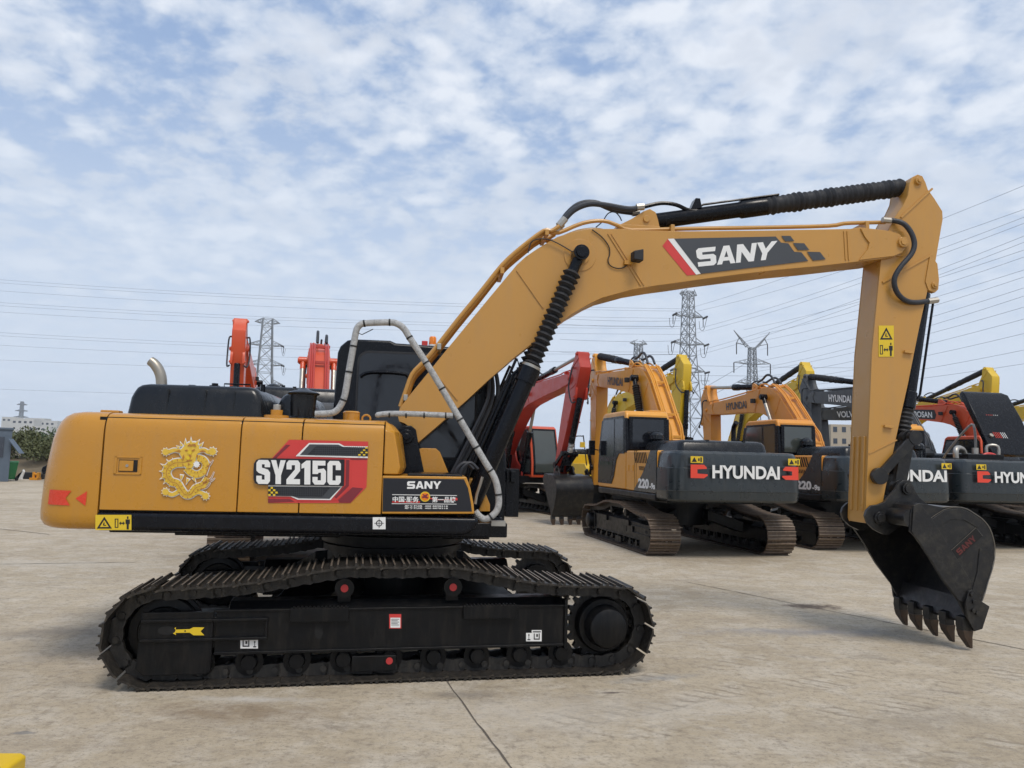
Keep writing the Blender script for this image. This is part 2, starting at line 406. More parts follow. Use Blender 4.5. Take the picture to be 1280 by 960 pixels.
        for x in (-.44, .42):
            r = MB(rot).mat(m_frame)
            r.lathe((x, yc - .12, .715), (x, yc + .16 * 1, .715), [(0, .03), (.02, .05), (.12, .055), (.3, .055), (.7, .055), (.9, .05), (1, .04)], 18)
            r.prism(circ(x, .70, .075, 20), *sorted((out(-.10), out(-.03))))
            r.box(x - .05, x + .05, yc - .10, yc + .10, .56, .67)
            ro = r.build('carrier_roller', None, root)
            if detail:
                c2 = MB(rot); c2.prism(circ(x, .70, .03, 14), *sorted((out(-.05), out(-.02)))); c2.build('roller_cap', M_redhub, ro)
        # idler
        r = MB(rot).mat(m_frame)
        r.lathe((-1.77, yc - .09, .375), (-1.77, yc + .09, .375), [(0, .08), (0, .18), (.1, .19), (.14, .25), (.2, .262), (.32, .262), (.34, .238), (.36, .238) , (.40, .285), (.60, .285), (.64, .238), (.66, .238), (.68, .262), (.8, .262), (.86, .25), (.9, .19), (1, .18), (1, .08)], 40)
        r.build('idler', None, root)
        # sprocket with teeth, final drive
        r = MB(rot).mat(m_chain)
        th = []
        for k in range(21):
            a = 2 * pi * k / 21
            for da, rr in ((-.10, .262), (-.05, .30), (.05, .30), (.10, .262)): th.append((1.71 + rr * cos(a + da), .37 + rr * sin(a + da)))
        r.prism(th, yc - .03, yc + .03)
        r.build('sprocket', None, root)
        r = MB(rot).mat(m_frame)
        ya = out(-.32); yb = out(.10)
        r.lathe((1.71, ya, .37), (1.71, yb, .37), [(0, .17), (.3, .17), (.42, .225), (.62, .225), (.66, .215), (.66, .175), (.70, .168), (.90, .168), (.96, .155), (1, .12)], 44)
        for k in range(20):
            a = 2 * pi * k / 20
            r.cyl((1.71 + .2 * cos(a), out(-.06), .37 + .2 * sin(a)), (1.71 + .2 * cos(a), out(-.042), .37 + .2 * sin(a)), .012, n=6)
        r.build('final_drive', None, root, bevel=.003)
    # car body
    b = MB(rot).mat(m_frame)
    for sx in (-1, 1):
        for sy in (-1, 1):
            b.loft([[(sx * .15, sy * .35, .62), (sx * .75, sy * .35, .58), (sx * .75, sy * .35, .78), (sx * .15, sy * .35, .86)],
                    [(sx * .55, sy * 1.03, .34), (sx * 1.0, sy * 1.03, .34), (sx * 1.0, sy * 1.03, .56), (sx * .55, sy * 1.03, .60)]])
    b.cyl((0, 0, .45), (0, 0, .87), .62, n=40)
    b.build('car_body', None, root, bevel=.01)
    b = MB(rot).mat(m_frame); b.lathe((0, 0, .865), (0, 0, 1.02), [(0, .66), (.35, .66), (.35, .6), (.5, .6), (.5, .68), (1, .68)], 48)
    b.build('slewing_ring', None, root)

# ------------------------------------------------------------------ boom, arm and bucket (template in the main machine's plane)
BW = .21; AW = .17; KW = .56
FOOT = P(509, 542, -BW); APIN = P(1124, 305, -AW); KPIN = P(1097, 647, -.22)
BCYL0 = (.70, 1.22); BCYL1 = P(725, 318, -.30)
ACYL0 = P(808, 274, -.13); ACYL1 = P(1147.5, 226.5, -AW)
KCYL0 = P(1167, 357, -AW); KCYL1 = P(1143, 547, -.215); ROCK = P(1098, 595, -.2); KLNK = P(1134, 611, -.25)
boom_px = [(499, 527), (497, 519), (500, 510), (508, 499), (535, 466), (560, 435), (611, 373), (646, 331), (657, 321), (670, 312), (683, 304), (697, 296), (716, 290), (738, 286), (777, 286), (800, 288), (860, 289), (960, 288),
           (1063, 286), (1075, 284), (1108, 288), (1122, 292), (1130, 299), (1132, 308), (1128, 316), (1118, 321), (1100, 324), (1072, 327), (1019, 333), (975, 337), (923, 343), (877, 349), (850, 353), (820, 357), (790, 362), (768, 368),
           (753, 372), (738, 379), (726, 386), (714, 393), (703, 401), (672, 424), (643, 447), (612, 474), (585, 499), (550, 530), (522, 554), (518, 551), (516, 541), (511, 533), (505, 529)]
arm_px = [(1101, 328), (1104, 305), (1110, 290), (1119, 271), (1129, 257), (1135, 244), (1137, 230), (1141, 221), (1147, 218), (1153, 220), (1157, 228), (1160, 237), (1168, 248), (1178, 264), (1178.5, 274), (1174, 300), (1169, 330), (1162, 350), (1158, 370),
          (1149, 410), (1135, 480), (1126, 520), (1118, 558), (1111, 592), (1107, 610), (1104, 626), (1100, 634), (1093, 643), (1084, 655), (1082, 650), (1083, 620), (1086, 540), (1090, 440)]
class Pose:
    """2D placement of boom, arm and bucket: rotations (degrees) added to the template pose"""
    def __init__(s, db=0, da=0, dk=0):
        def R(c, a): 
            a = radians(a); return lambda p: (c[0] + (p[0] - c[0]) * cos(a) - (p[1] - c[1]) * sin(a), c[1] + (p[0] - c[0]) * sin(a) + (p[1] - c[1]) * cos(a))
        B = R(FOOT, db); A0 = R(APIN, da); K0 = R(KPIN, dk)
        s.B = B; s.A = lambda p: B(A0(p)); s.K = lambda p: B(A0(K0(p)))
def tf2(f): return lambda v: (lambda q: Vector((q[0], v.y, q[1])))(f((v.x, v.z)))
def cyl_pts(a, b, t): return (a[0] + (b[0] - a[0]) * t, a[1] + (b[1] - a[1]) * t)
def off_line(a, b, t, n):
    d = Vector((b[0] - a[0], b[1] - a[1])).normalized(); p = cyl_pts(a, b, t); return (p[0] - d.y * n, p[1] + d.x * n)

def bellows(mb, p0, p1, r, n, amp, rng, seg=16, sag=0.):
    p0 = Vector(p0); p1 = Vector(p1); prof = []
    pts = []
    for i in range(n * 2 + 1):
        t = i / (2 * n); k = r * (1 + (amp if i % 2 else -amp) + rng.uniform(-.06, .06))
        prof.append((t, k))
    mb.lathe(p0, p1, prof, seg)

def linkage(root, pose, m_boom, m_arm, m_cyl, m_bucket, detail=False, m_pipe=None, hoses_top=False, bucket=True, boot=True, m_boomcyl=None):
    rng = random.Random(3); m_pipe = m_pipe or m_boom; m_boomcyl = m_boomcyl or m_cyl
    tb, ta, tk = tf2(pose.B), tf2(pose.A), tf2(pose.K)
    O = {}
    bp = PL(boom_px, -BW)
    b = MB(tb).mat(m_boom)
    b.prism(bp, -BW + .012, BW - .012)
    boom = b.build('boom', None, root, bevel=.012, sharp=30)
    # side plates standing proud of the top and bottom plates
    cx = sum(p[0] for p in bp) / len(bp); cz = sum(p[1] for p in bp) / len(bp)
    for sy in (-1, 1):
        q = MB(tb).mat(m_boom); q.prism(bp, *sorted((sy * (BW - .014), sy * BW)))
        q.build('boom_side_plate', None, boom, bevel=.003, sharp=30)
        def rib(a, bb, wd=.012, h=.008):
            w = MB(tb).mat(m_boom)
            (x0, z0), (x1, z1) = P(*a, -BW), P(*bb, -BW); y = sy * (BW + h / 2)
            w.bar((x0, y, z0), (x1, y, z1), wd, wd); w.build('weld_seam', None, boom)
        rib((646, 338), (679, 385)); rib((551, 474), (572, 500)); rib((760, 292), (801, 357)); rib((764, 292), (805, 357), .008)
        if detail: rib((1055, 289), (1057, 325)); rib((1059, 289), (1061, 325))
        c0 = P(725, 319, -BW); w = MB(tb).mat(m_boom)
        w.prism(circ(*c0, .165, 36), *sorted((sy * (BW - .01), sy * (BW + .008)))); w.prism(circ(*c0, .10, 30), *sorted((sy * (BW - .01), sy * (BW + .02))))
        w.build('cylinder_boss', None, boom, bevel=.003)
        # arm pin boss plate
        w = MB(tb).mat(m_boom)
        bossp = PL([(1075, 286), (1110, 289), (1123, 293), (1131, 301), (1132, 309), (1127, 316), (1116, 320.5), (1098, 322.5), (1073, 325.5), (1084, 312), (1086, 304), (1080, 296)], -BW)
        w.prism(bossp, *sorted((sy * (BW - .01), sy * (BW + .016))))
        w.cyl((APIN[0], sy * BW, APIN[1]), (APIN[0], sy * (BW + .045), APIN[1]), .055, n=20); w.cyl((APIN[0], sy * BW, APIN[1]), (APIN[0], sy * (BW + .055), APIN[1]), .038, n=6)
        w.build('pin_boss', None, boom, bevel=.003)
    # arm cylinder bracket on top of the boom
    k = MB(tb).mat(m_boom); brp = PL([(768, 287), (786, 278), (800, 269), (808, 266), (815, 270), (818, 279), (820, 288.5)], 0)
    for sy in (-.13, .10): k.prism(brp, sy, sy + .03)
    k.box(brp[0][0], brp[-1][0], -.14, .14, brp[-1][1] - .03, brp[-1][1] + .006)
    k.cyl((ACYL0[0], -.15, ACYL0[1]), (ACYL0[0], .15, ACYL0[1]), .035, n=16)
    k.build('cylinder_bracket', None, boom, bevel=.004)
    # hydraulic pipes along the boom
    top = [(503, 512), (510, 492), (518, 471), (531, 457), (546, 440), (575, 403), (603, 369), (631, 334), (655, 312), (683, 291)]
    for j, yy in enumerate((-.17, -.13, .09, .13, .17)):
        pts = [P(u - 1.5 - (1.5 if j in (0, 2) else 0), v - 2 - (2 if j in (0, 2) else 0), -BW) for u, v in top]
        if j in (0, 2, 3): pts += [P(u, v, -BW) for u, v in ((690, 287), (700, 281))]
        else: pts += [P(u, v, -BW) for u, v in ((700, 288), (730, 276), (756, 273), (775, 279), (792, 284.5), (860, 283), (960, 281.5), (1040, 279.5), (1060, 276.5), (1085, 275.5), (1112, 275))]
        t = MB(tb).mat(m_pipe); t.tube([(x, yy, z + .0) for x, z in pts], .021 if j != 2 else .019, n=8, smooth=3)
        t.build('hydraulic_pipe', None, boom)
    for u, v in ((506, 497), (548, 433), (627, 338), (683, 290), (842, 283), (1086, 279)):
        cl = MB(tb).mat(m_pipe if not (detail and u < 600) else M_steel)
        if u < 700: x, z = P(u + 1, v, -BW); cl.bar(Vector((x, -.21, z)), Vector((x, .19, z)), .04, .06)
        else: x, z = P(u, v, -BW); cl.box(x - .02, x + .02, -.19, .19, z - .05, z + .028)
        cl.build('pipe_clamp', None, boom, bevel=.004)
    # hoses from the pipe ends to the arm cylinder
    hs = [((700, 281), (716, 264), (735, 256), (755, 257), (785, 262), (800, 260)), ((700, 281), (712, 262), (728, 249), (748, 247), (772, 256), (800, 260))]
    for j, hp in enumerate(hs):
        h = MB(tb).mat(M_hose); pts = [P(u, v, -.12) for u, v in hp]
        h.tube([(x, (-.14, .04)[j], z) for x, z in pts], .030, n=10, smooth=6); h.build('hose', None, boom)
        if detail:
            for (u, v), (u2, v2) in (((698, 283), (706, 274)), ((795, 260), (804, 259))):
                h = MB(tb).mat(M_steel)
                a_, b_ = P(u, v, -.12), P(u2, v2, -.12); h.cyl((a_[0], (-.14, .04)[j], a_[1]), (b_[0], (-.14, .04)[j], b_[1]), .038, n=8)
                h.build('hose_fitting', None, boom)
    h = MB(tb).mat(m_cyl if detail else M_hose); h.tube([(x, -.05, z) for x, z in [P(u, v, -.05) for u, v in ((803, 259), (826, 254), (845, 256), (862, 263), (885, 264))]], .022, n=8, smooth=4)
    h.build('cylinder_pipe', None, boom)
    # boom cylinders
    for sy in (-1, 1):
        a_ = BCYL0; b_ = pose.B(BCYL1); y = sy * .31
        c = MB().mat(m_boomcyl); T = lambda t, n=0: (lambda q: (q[0], y, q[1]))(off_line(a_, b_, t, n))
        tk_ = 1.52 / hypot(b_[0] - a_[0], b_[1] - a_[1]) 
        c.lathe(T(0), T(tk_), [(0, .08), (.02, .088), (.9, .088), (.9, .105), (1, .105)], 28)
        c.cyl((a_[0], y - .07, a_[1]), (a_[0], y + .07, a_[1]), .1, n=20)
        if detail: c.tube([T(.08, .12), T(.12, .135), T(.5, .135), T(.53, .10)], .016, n=8); c.tube([T(.1, .13), T(.14, .165), T(.56, .165), T(tk_ * .98, .1)], .014, n=8)
        co = c.build('boom_cylinder', None, root, bevel=0)
        r = MB().mat(M_steel if not boot else M_rubber)
        if boot:
            bellows(r, T(tk_ + .005), T(.93), .075, 17, .22, rng, 22)
        else: r.cyl(T(tk_), T(.95), .05, n=16)
        r.build('rod_boot' if boot else 'cylinder_rod', None, co)
        e = MB().mat(m_boomcyl); 
        e.cyl(T(.92), T(.985), .055, n=16)
        e.cyl((b_[0], y - .085, b_[1]), (b_[0], y + .085, b_[1]), .078, n=28); e.cyl((b_[0], y + sy * .085, b_[1]), (b_[0], y + sy * .105, b_[1]), .055, n=24)
        e.build('rod_eye', None, co, bevel=.004)
        if detail and sy < 0:
            r = MB().mat(M_steel); r.lathe(T(tk_ - .004), T(tk_ + .012), [(0, .085), (.2, .095), (.8, .095), (1, .085)], 24); r.lathe(T(.912), T(.925), [(0, .06), (.2, .07), (.8, .07), (1, .06)], 24); r.build('hose_band', None, co)
    pb = pose.B(BCYL1); s_ = MB().mat(m_boom); s_.cyl((pb[0], -.2, pb[1]), (pb[0], .2, pb[1]), .045, n=14); s_.build('cylinder_pin', None, root)
    # arm cylinder
    a_ = pose.B(ACYL0); b_ = pose.A(ACYL1); L_ = hypot(b_[0] - a_[0], b_[1] - a_[1]); tk_ = min(.9, 1.36 / L_)
    T = lambda t, n=0, y=0: (lambda q: (q[0], y, q[1]))(off_line(a_, b_, t, n))
    c = MB().mat(m_cyl)
    c.lathe(T(.01), T(tk_), [(0, .07), (.02, .082), (.78, .082), (.80, .096), (1, .096), (1, .05)], 28)
    c.cyl((a_[0], -.09, a_[1]), (a_[0], .09, a_[1]), .075, n=20)
    if detail:
        c.tube([T(.2, .075, -.05), T(.22, .095, -.05), T(.5, .095, -.05), T(tk_ * .97, .085, -.04)], .012, n=8)
        c.prism([(T(.17, .06)[0], T(.17, .06)[2]), (T(.21, .06)[0], T(.21, .06)[2]), (T(.21, .16)[0], T(.21, .16)[2]), (T(.195, .17)[0], T(.195, .17)[2])], -.07, .05)
    ac = c.build('arm_cylinder', None, root)
    r = MB().mat(M_rubber if boot else M_steel)
    if boot: bellows(r, T(tk_), T(.975), .094, 26, .09, rng, 20)
    else: r.cyl(T(tk_), T(.98), .05, n=16)
    r.build('rod_boot' if boot else 'cylinder_rod', None, ac)
    # arm
    ap = PL(arm_px, -AW)
    b = MB(ta).mat(m_arm)
    hole = b.prism(ap, -AW + .012, AW - .012)
    arm = b.build('arm', None, root, bevel=.012, sharp=30)
    for sy in (-1, 1):
        q = MB(ta).mat(m_arm); q.prism(ap, *sorted((sy * (AW - .014), sy * AW))); q.build('arm_side_plate', None, arm, bevel=.003, sharp=30)
        def rib(a, bb, wd=.014):
            w = MB(ta).mat(m_arm)
            (x0, z0), (x1, z1) = P(*a, -AW), P(*bb, -AW); w.bar((x0, sy * (AW + .003), z0), (x1, sy * (AW + .003), z1), wd, wd); w.build('weld_seam', None, arm)
        rib((1165, 236), (1126, 272), .02); rib((1165, 318), (1103, 353), .02); rib((1086, 612 - 45), (1121, 545 + 5), .01)
        for pt, rr in ((ACYL1, .042), (KCYL0, .036), (ROCK, .06)):
            w = MB(ta).mat(m_arm)
            w.cyl((pt[0], sy * (AW - .02), pt[1]), (pt[0], sy * (AW + .03), pt[1]), rr, n=20); w.cyl((pt[0], sy * AW, pt[1]), (pt[0], sy * (AW + .042), pt[1]), rr * .6, n=6); w.build('pin_cap', None, arm, bevel=.003)
        w = MB(ta).mat(m_arm)
        w.prism(PL([(1162, 318), (1171, 330), (1173, 350), (1172, 362), (1168, 366), (1160, 363), (1156, 352)], -AW), *sorted((sy * (AW - .05), sy * (AW + .012)))); w.build('cylinder_boss', None, arm, bevel=.003)
        w = MB(ta).mat(m_arm); w.prism(circ(*APIN, .14, 32), *sorted((sy * (AW - .02), sy * (AW + .014)))); w.build('pin_boss', None, arm, bevel=.003)
        for u, v in (((1138, 441),) if not detail else ((1134, 441), (1109, 534))):
            w = MB(ta).mat(m_arm); x, z = P(u, v, -AW); w.bar((x - .045, sy * (AW + .02), z + .01), (x + .05, sy * (AW + .02), z), .025); w.build('hose_lug', None, arm, bevel=.003)
    if detail:
        lf = MB(ta).mat(m_arm)      # wear strips on the inner face near the tip
        for yy in (-.10, 0, .10):
            (x0, z0), (x1, z1) = P(1086, 545, -AW), P(1083, 640, -AW); lf.bar((x0 - .004, yy, z0), (x1 - .004, yy, z1), .035, .03)
        lf.build('wear_strip', None, arm, bevel=.008)
    # bucket cylinder behind the arm
    a_ = pose.A(KCYL0); b_ = pose.A(KCYL1) ; L_ = hypot(b_[0] - a_[0], b_[1] - a_[1])
    T = lambda t, n=0, y=0: (lambda q: (q[0], y, q[1]))(off_line(a_, b_, t, n))
    c = MB().mat(m_cyl); c.lathe(T(.02), T(.80), [(0, .06), (.02, .078), (.86, .078), (.87, .09), (1, .09), (1, .05)], 24)
    if detail: c.tube([T(.06, .08, -.05), T(.08, .1, -.05), T(.7, .1, -.05), T(.74, .08, -.05)], .013, n=8)
    kc = c.build('bucket_cylinder', None, root)
    r = MB().mat(M_rubber if boot else M_steel); bellows(r, T(.80), T(.97), .075, 6, .1, rng, 18); r.build('rod_boot', None, kc)
    # links
    k0 = pose.A(KCYL1); kl = pose.K(KLNK); ro_ = pose.A(ROCK)
    l = MB().mat(m_bucket if detail else m_cyl)
    for sy in (-1, 1):
        y = sy * (AW + .045)
        l.bar((ro_[0], y, ro_[1]), (k0[0], y, k0[1]), .045, .09)
        l.cyl((ro_[0], y - .03, ro_[1]), (ro_[0], y + .03, ro_[1]), .085, n=22); l.cyl((k0[0], y - .03, k0[1]), (k0[0], y + .03, k0[1]), .075, n=22)
    l.cyl((k0[0], -.24, k0[1]), (k0[0], .24, k0[1]), .04, n=14)
    l.build('rocker_link', None, root, bevel=.004)
    l = MB().mat(m_bucket if detail else m_cyl)
    for sy in (-1, 1):
        y = sy * .10; l.bar((k0[0], y, k0[1]), (kl[0], y, kl[1]), .06, .13); 
        l.cyl((kl[0], y - .04, kl[1]), (kl[0], y + .04, kl[1]), .085, n=22); l.cyl((k0[0], y - .04, k0[1]), (k0[0], y + .04, k0[1]), .08, n=22)
    l.box((k0[0] + kl[0]) / 2 - .04, (k0[0] + kl[0]) / 2 + .04, -.1, .1, (k0[1] + kl[1]) / 2 - .12, (k0[1] + kl[1]) / 2 + .12)
    l.build('bucket_link', None, root, bevel=.004)
    if not bucket: return boom, arm, None
    # bucket
    side = PL([(1137, 664), (1143, 670), (1150, 680), (1160, 695), (1177.5, 724), (1198, 752), (1212, 779), (1219, 775), (1223, 758), (1228, 750), (1232, 738), (1235, 727), (1240, 712), (1243, 698), (1243.5, 686), (1242, 675), (1239, 665), (1235, 657), (1227, 648), (1216.5, 641), (1209, 636.5), (1200, 634), (1188, 633.5), (1177, 634), (1162, 631), (1148, 629), (1141, 632), (1138, 642)], -KW)
    lip = side[6]; i0 = 6
    back = side[6:]                      # from lip tip round the back to the top front
    bk = MB(tk).mat(m_bucket)
    # shell: swept strip with thickness
    inner = []
    cxz = (sum(p[0] for p in side) / len(side), sum(p[1] for p in side) / len(side))
    for (x, z) in back:
        d = Vector((cxz[0] - x, cxz[1] - z)).normalized(); inner.append((x + d.x * .022, z + d.y * .022))
    bk.prism(back + inner[::-1], -KW + .004, KW - .004)
    body = bk.build('bucket', None, root, bevel=.004, sharp=40)
    for sy in (-1, 1):
        q = MB(tk).mat(m_bucket); q.prism(side, *sorted((sy * KW, sy * (KW - .022)))); 
        q.build('bucket_side', None, body, bevel=.004)
        if detail:
            # leading-edge stiffener, wear plates and side cutter
            q = MB(tk).mat(m_bucket)
            e0 = PL([(1141, 632), (1148, 629), (1158, 640), (1176, 668), (1196, 700), (1213, 727), (1205, 752), (1198, 751), (1177.5, 724), (1160, 695), (1150, 680), (1143, 670), (1138.5, 664)], -KW)
            q.prism(e0, *sorted((sy * KW, sy * (KW + .016))))
            q.build('side_stiffener', None, body, bevel=.003)
            q = MB(tk).mat(m_bucket)
            q.prism(PL([(1158.5, 653), (1180, 638), (1200, 635.5), (1214, 642), (1226, 651), (1222, 660), (1205, 650), (1188, 649), (1166, 664)], -KW), *sorted((sy * KW, sy * (KW + .008))))
            q.prism(PL([(1224, 686), (1239, 686), (1240, 700), (1232, 728), (1224, 745), (1214, 740), (1221, 715)], -KW), *sorted((sy * KW, sy * (KW + .008))))
            q.build('wear_plate', None, body, bevel=.003)
            q = MB(tk).mat(m_bucket)
            q.prism(PL([(1203, 752), (1207, 738), (1211, 736), (1219, 742), (1222, 750), (1233, 757), (1224, 785), (1214, 788), (1206, 772)], -KW), *sorted((sy * (KW + .016), sy * (KW + .045))))
            for u, v in ((1210, 742), (1213, 751), (1212, 762), (1217, 765)):
                x, z = P(u, v, -KW); q.cyl((x, sy * (KW + .04), z), (x, sy * (KW + .065), z), .022, n=6)
            q.build('side_cutter', None, body, bevel=.003)
    # cutting lip
    lx, lz = P(1210, 781, -KW); dd = Vector((lx - P(1177.5, 724, -KW)[0], lz - P(1177.5, 724, -KW)[1])).normalized()
    bx, bz = P(1222, 756, -KW)
    q = MB(tk).mat(m_bucket)
    q.prism([(lx, lz), (bx, bz + .02), (bx - .05, bz + .05), (lx - .02, lz + .03)], -KW + .006, KW - .006); q.build('cutting_lip', None, body, bevel=.004)
    # ears
    ear = PL([(1082, 645), (1084, 638), (1090, 632), (1098, 631), (1106.5, 627.5), (1120, 611.5), (1124, 604), (1130, 600), (1138.6, 600.5), (1145, 614), (1150, 622), (1160, 630), (1175, 640), (1150, 650), (1138, 652), (1122, 660), (1113, 668), (1105, 668), (1093, 662), (1085, 654)], -.25)
    for sy in (-1, 1):
        q = MB(tk).mat(m_bucket); q.prism(ear, *sorted((sy * .205, sy * .245)))
        for pt in (KPIN, KLNK): q.cyl((pt[0], sy * .20, pt[1]), (pt[0], sy * .275, pt[1]), .062, n=24); q.cyl((pt[0], sy * .20, pt[1]), (pt[0], sy * .29, pt[1]), .042, n=20)
        q.build('bucket_ear', None, body, bevel=.004)
    q = MB(tk).mat(m_bucket)     # torque tube between the sides
    q.cyl((*[P(1128, 649, -.4)[0]], -KW + .01, P(1128, 649, -.4)[1] + .02), (P(1128, 649, -.4)[0], KW - .01, P(1128, 649, -.4)[1] + .02), .085, n=24)
    q.build('cross_tube', None, body)
    # teeth
    tipx, tipz = P(1213, 810, -KW + .045)
    for j in range(5):
        y = (-KW + .055) + j * (2 * KW - .11) / 4
        q = MB(tk).mat(m_bucket)
        q.loft([[(lx - .05, y - .05, lz + .07), (lx + .01, y - .05, lz + .08), (lx + .01, y + .05, lz + .08), (lx - .05, y + .05, lz + .07)],
                [(lx - .055, y - .055, lz - .01), (lx + .045, y - .055, lz - .01), (lx + .045, y + .055, lz - .01), (lx - .055, y + .055, lz - .01)],
                [(lx - .045, y - .05, lz - .07), (lx + .05, y - .05, lz - .07), (lx + .05, y + .05, lz - .07), (lx - .045, y + .05, lz - .07)]])
        ad = q.build('tooth_adapter', None, body, bevel=.006)
        q = MB(tk).mat(M_tooth)
        q.loft([[(lx - .05, y - .058, lz - .055), (lx + .055, y - .058, lz - .055), (lx + .055, y + .058, lz - .055), (lx - .05, y + .058, lz - .055)],
                [(lx - .035, y - .05, lz - .12), (lx + .05, y - .05, lz - .12), (lx + .05, y + .05, lz - .12), (lx - .035, y + .05, lz - .12)],
                [(tipx - .012, y - .03, tipz), (tipx + .012, y - .03, tipz), (tipx + .012, y + .03, tipz), (tipx - .012, y + .03, tipz)]])
        q.build('tooth', None, body, bevel=.006)
    return boom, arm, body
# ------------------------------------------------------------------ the main excavator
def Zf(ox, oy, s): return lambda pts: [(ox + a / s, oy + b / s) for a, b in pts]
def main_machine():
    root = thing('excavator', 'ochre yellow excavator in the foreground, dragon sticker on its rear door', 'excavator', MO, MYAW)
    undercarriage(root, TYAW - MYAW, True, M_blackm, M_shoe, M_trk)
    linkage(root, Pose(), M_ochre_boom, M_ochre_boom, M_black, M_bucket, detail=True)
    S = -1.33
    X = lambda u, v=580, y=S: P(u, v, y)[0]
    xs = [X(127), X(299), X(376), X(479)]          # seams
    zb = 1.275; zt = 2.045
    prof = [(S, zb), (S, 1.86), (S + .004, 1.92), (S + .014, 1.965), (S + .034, 2.0), (S + .064, 2.022), (S + .12, 2.034), (S + .30, zt), (-.45, zt), (-.45, zb)]
    core = MB().mat(M_gap); core.box(xs[0] - .05, xs[3], S + .03, -.46, 1.2, 2.0); core.box(xs[0] - .05, -.75, -.46, 1.30, 1.2, 2.03); core.build('engine_bay', None, root)
    doors = []
    for i, nm in enumerate(('engine_door', 'pump_door', 'tank_panel')):
        b = MB().mat(M_ochre); g = .0045
        b.prism(prof, xs[i] + (g if i else .006), xs[i + 1] - g, axis='x'); doors.append(b.build(nm, None, root, bevel=.006, sharp=25))
    # far-side panels
    b = MB().mat(M_ochre); b.box(xs[0], -.78, -.44, 1.33, 1.275, 2.043); b.build('far_side_panel', None, root, bevel=.02)
    # front chamfered pillar panel
    b = MB().mat(M_ochre)
    zf0 = P(480, 593, S)[1]
    b.loft([[(xs[3] + .003, S + .006, zf0), (xs[3] + .12, S + .02, zf0), (xs[3] + .14, S + .12, zf0), (xs[3] + .14, -.45, zf0), (xs[3] + .003, -.45, zf0)],
            [(xs[3] + .003, S + .006, zf0 + .06), (xs[3] + .135, S + .02, zf0 + .06), (xs[3] + .16, S + .12, zf0 + .06), (xs[3] + .16, -.45, zf0 + .06), (xs[3] + .003, -.45, zf0 + .06)],
            [(xs[3] + .003, S + .006, 1.95), (xs[3] + .08, S + .02, 1.94), (xs[3] + .11, S + .12, 1.94), (xs[3] + .11, -.45, 1.94), (xs[3] + .003, -.45, 1.95)],
            [(xs[3] + .003, S + .07, 2.03), (xs[3] + .03, S + .08, 2.01), (xs[3] + .05, S + .16, 2.01), (xs[3] + .05, -.45, 2.01), (xs[3] + .003, -.45, 2.03)]])
    b.build('pillar_panel', None, root, bevel=.012, sharp=30)
    # lower side rail
    x1 = X(598, 655)
    for sy in (-1, 1):
        b = MB().mat(M_black); r_ = .06
        o = [(xs[0] - .02, 1.115), (x1 - .13, 1.115), (x1 - .07, 1.13), (x1 - .03, 1.165), (x1 - .005, 1.21), (x1, 1.262), (xs[0] - .02, 1.262)]
        b.prism(o, *sorted((sy * 1.335, sy * 1.05))); b.build('side_rail', None, root, bevel=.035, seg=4)
    b = MB().mat(M_black); b.box(xs[0], 1.0, -1.1, 1.1, 1.08, 1.20); b.box(-1.9, .9, -.5, .5, 1.0, 1.1); b.build('deck_plate', None, root, bevel=.01)
    # counterweight
    def plan(ins, ins_r, xf):
        r = .40; cx = -2.39; y0 = 1.33 - ins; pts = [(xf, -y0)]
        for k in range(9):
            a = -pi / 2 - (pi / 2) * k / 8
            pts.append((cx + (r - ins_r) * cos(a), -(1.33 - r) + (r - ins) * sin(a)))
        pts += [(-2.83 + ins_r, -.5), (-2.86 + ins_r, 0), (-2.83 + ins_r, .5)]
        for k in range(9):
            a = pi - (pi / 2) * k / 8
            pts.append((cx + (r - ins_r) * cos(a), (1.33 - r) + (r - ins) * sin(a)))
        pts.append((xf, y0)); return pts
    lv = [(1.118, .10, .12), (1.122, .055, .07), (1.14, .025, .03), (1.18, .004, .006), (1.24, 0, 0), (1.45, 0, .008), (1.65, 0, .03), (1.82, .002, .058), (1.90, .008, .085), (1.96, .022, .115), (2.0, .045, .15), (2.028, .085, .20), (2.04, .14, .28), (2.045, .3, .45)]
    b = MB().mat(M_ochre); xf = xs[0] - .006
    b.loft([[(x, y, z) for x, y in plan(i, j, xf)] for z, i, j in lv]); cw = b.build('counterweight', None, root, sharp=50)
    def cwy(x): 
        if x > -2.39: return -1.33
        return -(1.33 - .40) - sqrt(max(0, .4 ** 2 - (x + 2.39) ** 2))
    # recess line and reflector
    rf = MB().mat(M_refl); Z1 = Zf(40, 430, 3.84)
    def strip(pts_px, n=8):
        """a patch bounded by left/right polylines, wrapped round the corner"""
        (a, b_, c_, d_) = [P(u, v, S) for u, v in pts_px]   # TL TR BR BL
        rows = []
        for k in range(n + 1):
            t = k / n; xt, zt_ = a[0] + (b_[0] - a[0]) * t, a[1] + (b_[1] - a[1]) * t; xb, zb_ = d_[0] + (c_[0] - d_[0]) * t, d_[1] + (c_[1] - d_[1]) * t
            rows.append((xt, zt_, xb, zb_))
        vs = [(rf._v((r[0], cwy(r[0]) - .004, r[1])), rf._v((r[2], cwy(r[2]) - .004, r[3]))) for r in rows]
        for p_, q_ in zip(vs[:-1], vs[1:]): rf.face([p_[0], q_[0], q_[1], p_[1]])
    A_ = Z1([(64, 700), (190, 704), (160, 740), (58, 740)]); B_ = Z1([(58, 740), (160, 740), (182, 775), (54, 772)])
    strip(A_); strip(B_); strip(Z1([(210, 741), (266, 706), (262, 742), (211, 742.5)])); strip(Z1([(211, 742.5), (262, 742), (257, 777), (212, 743.5)]))
    rf.build('reflector', None, cw, flat=True)
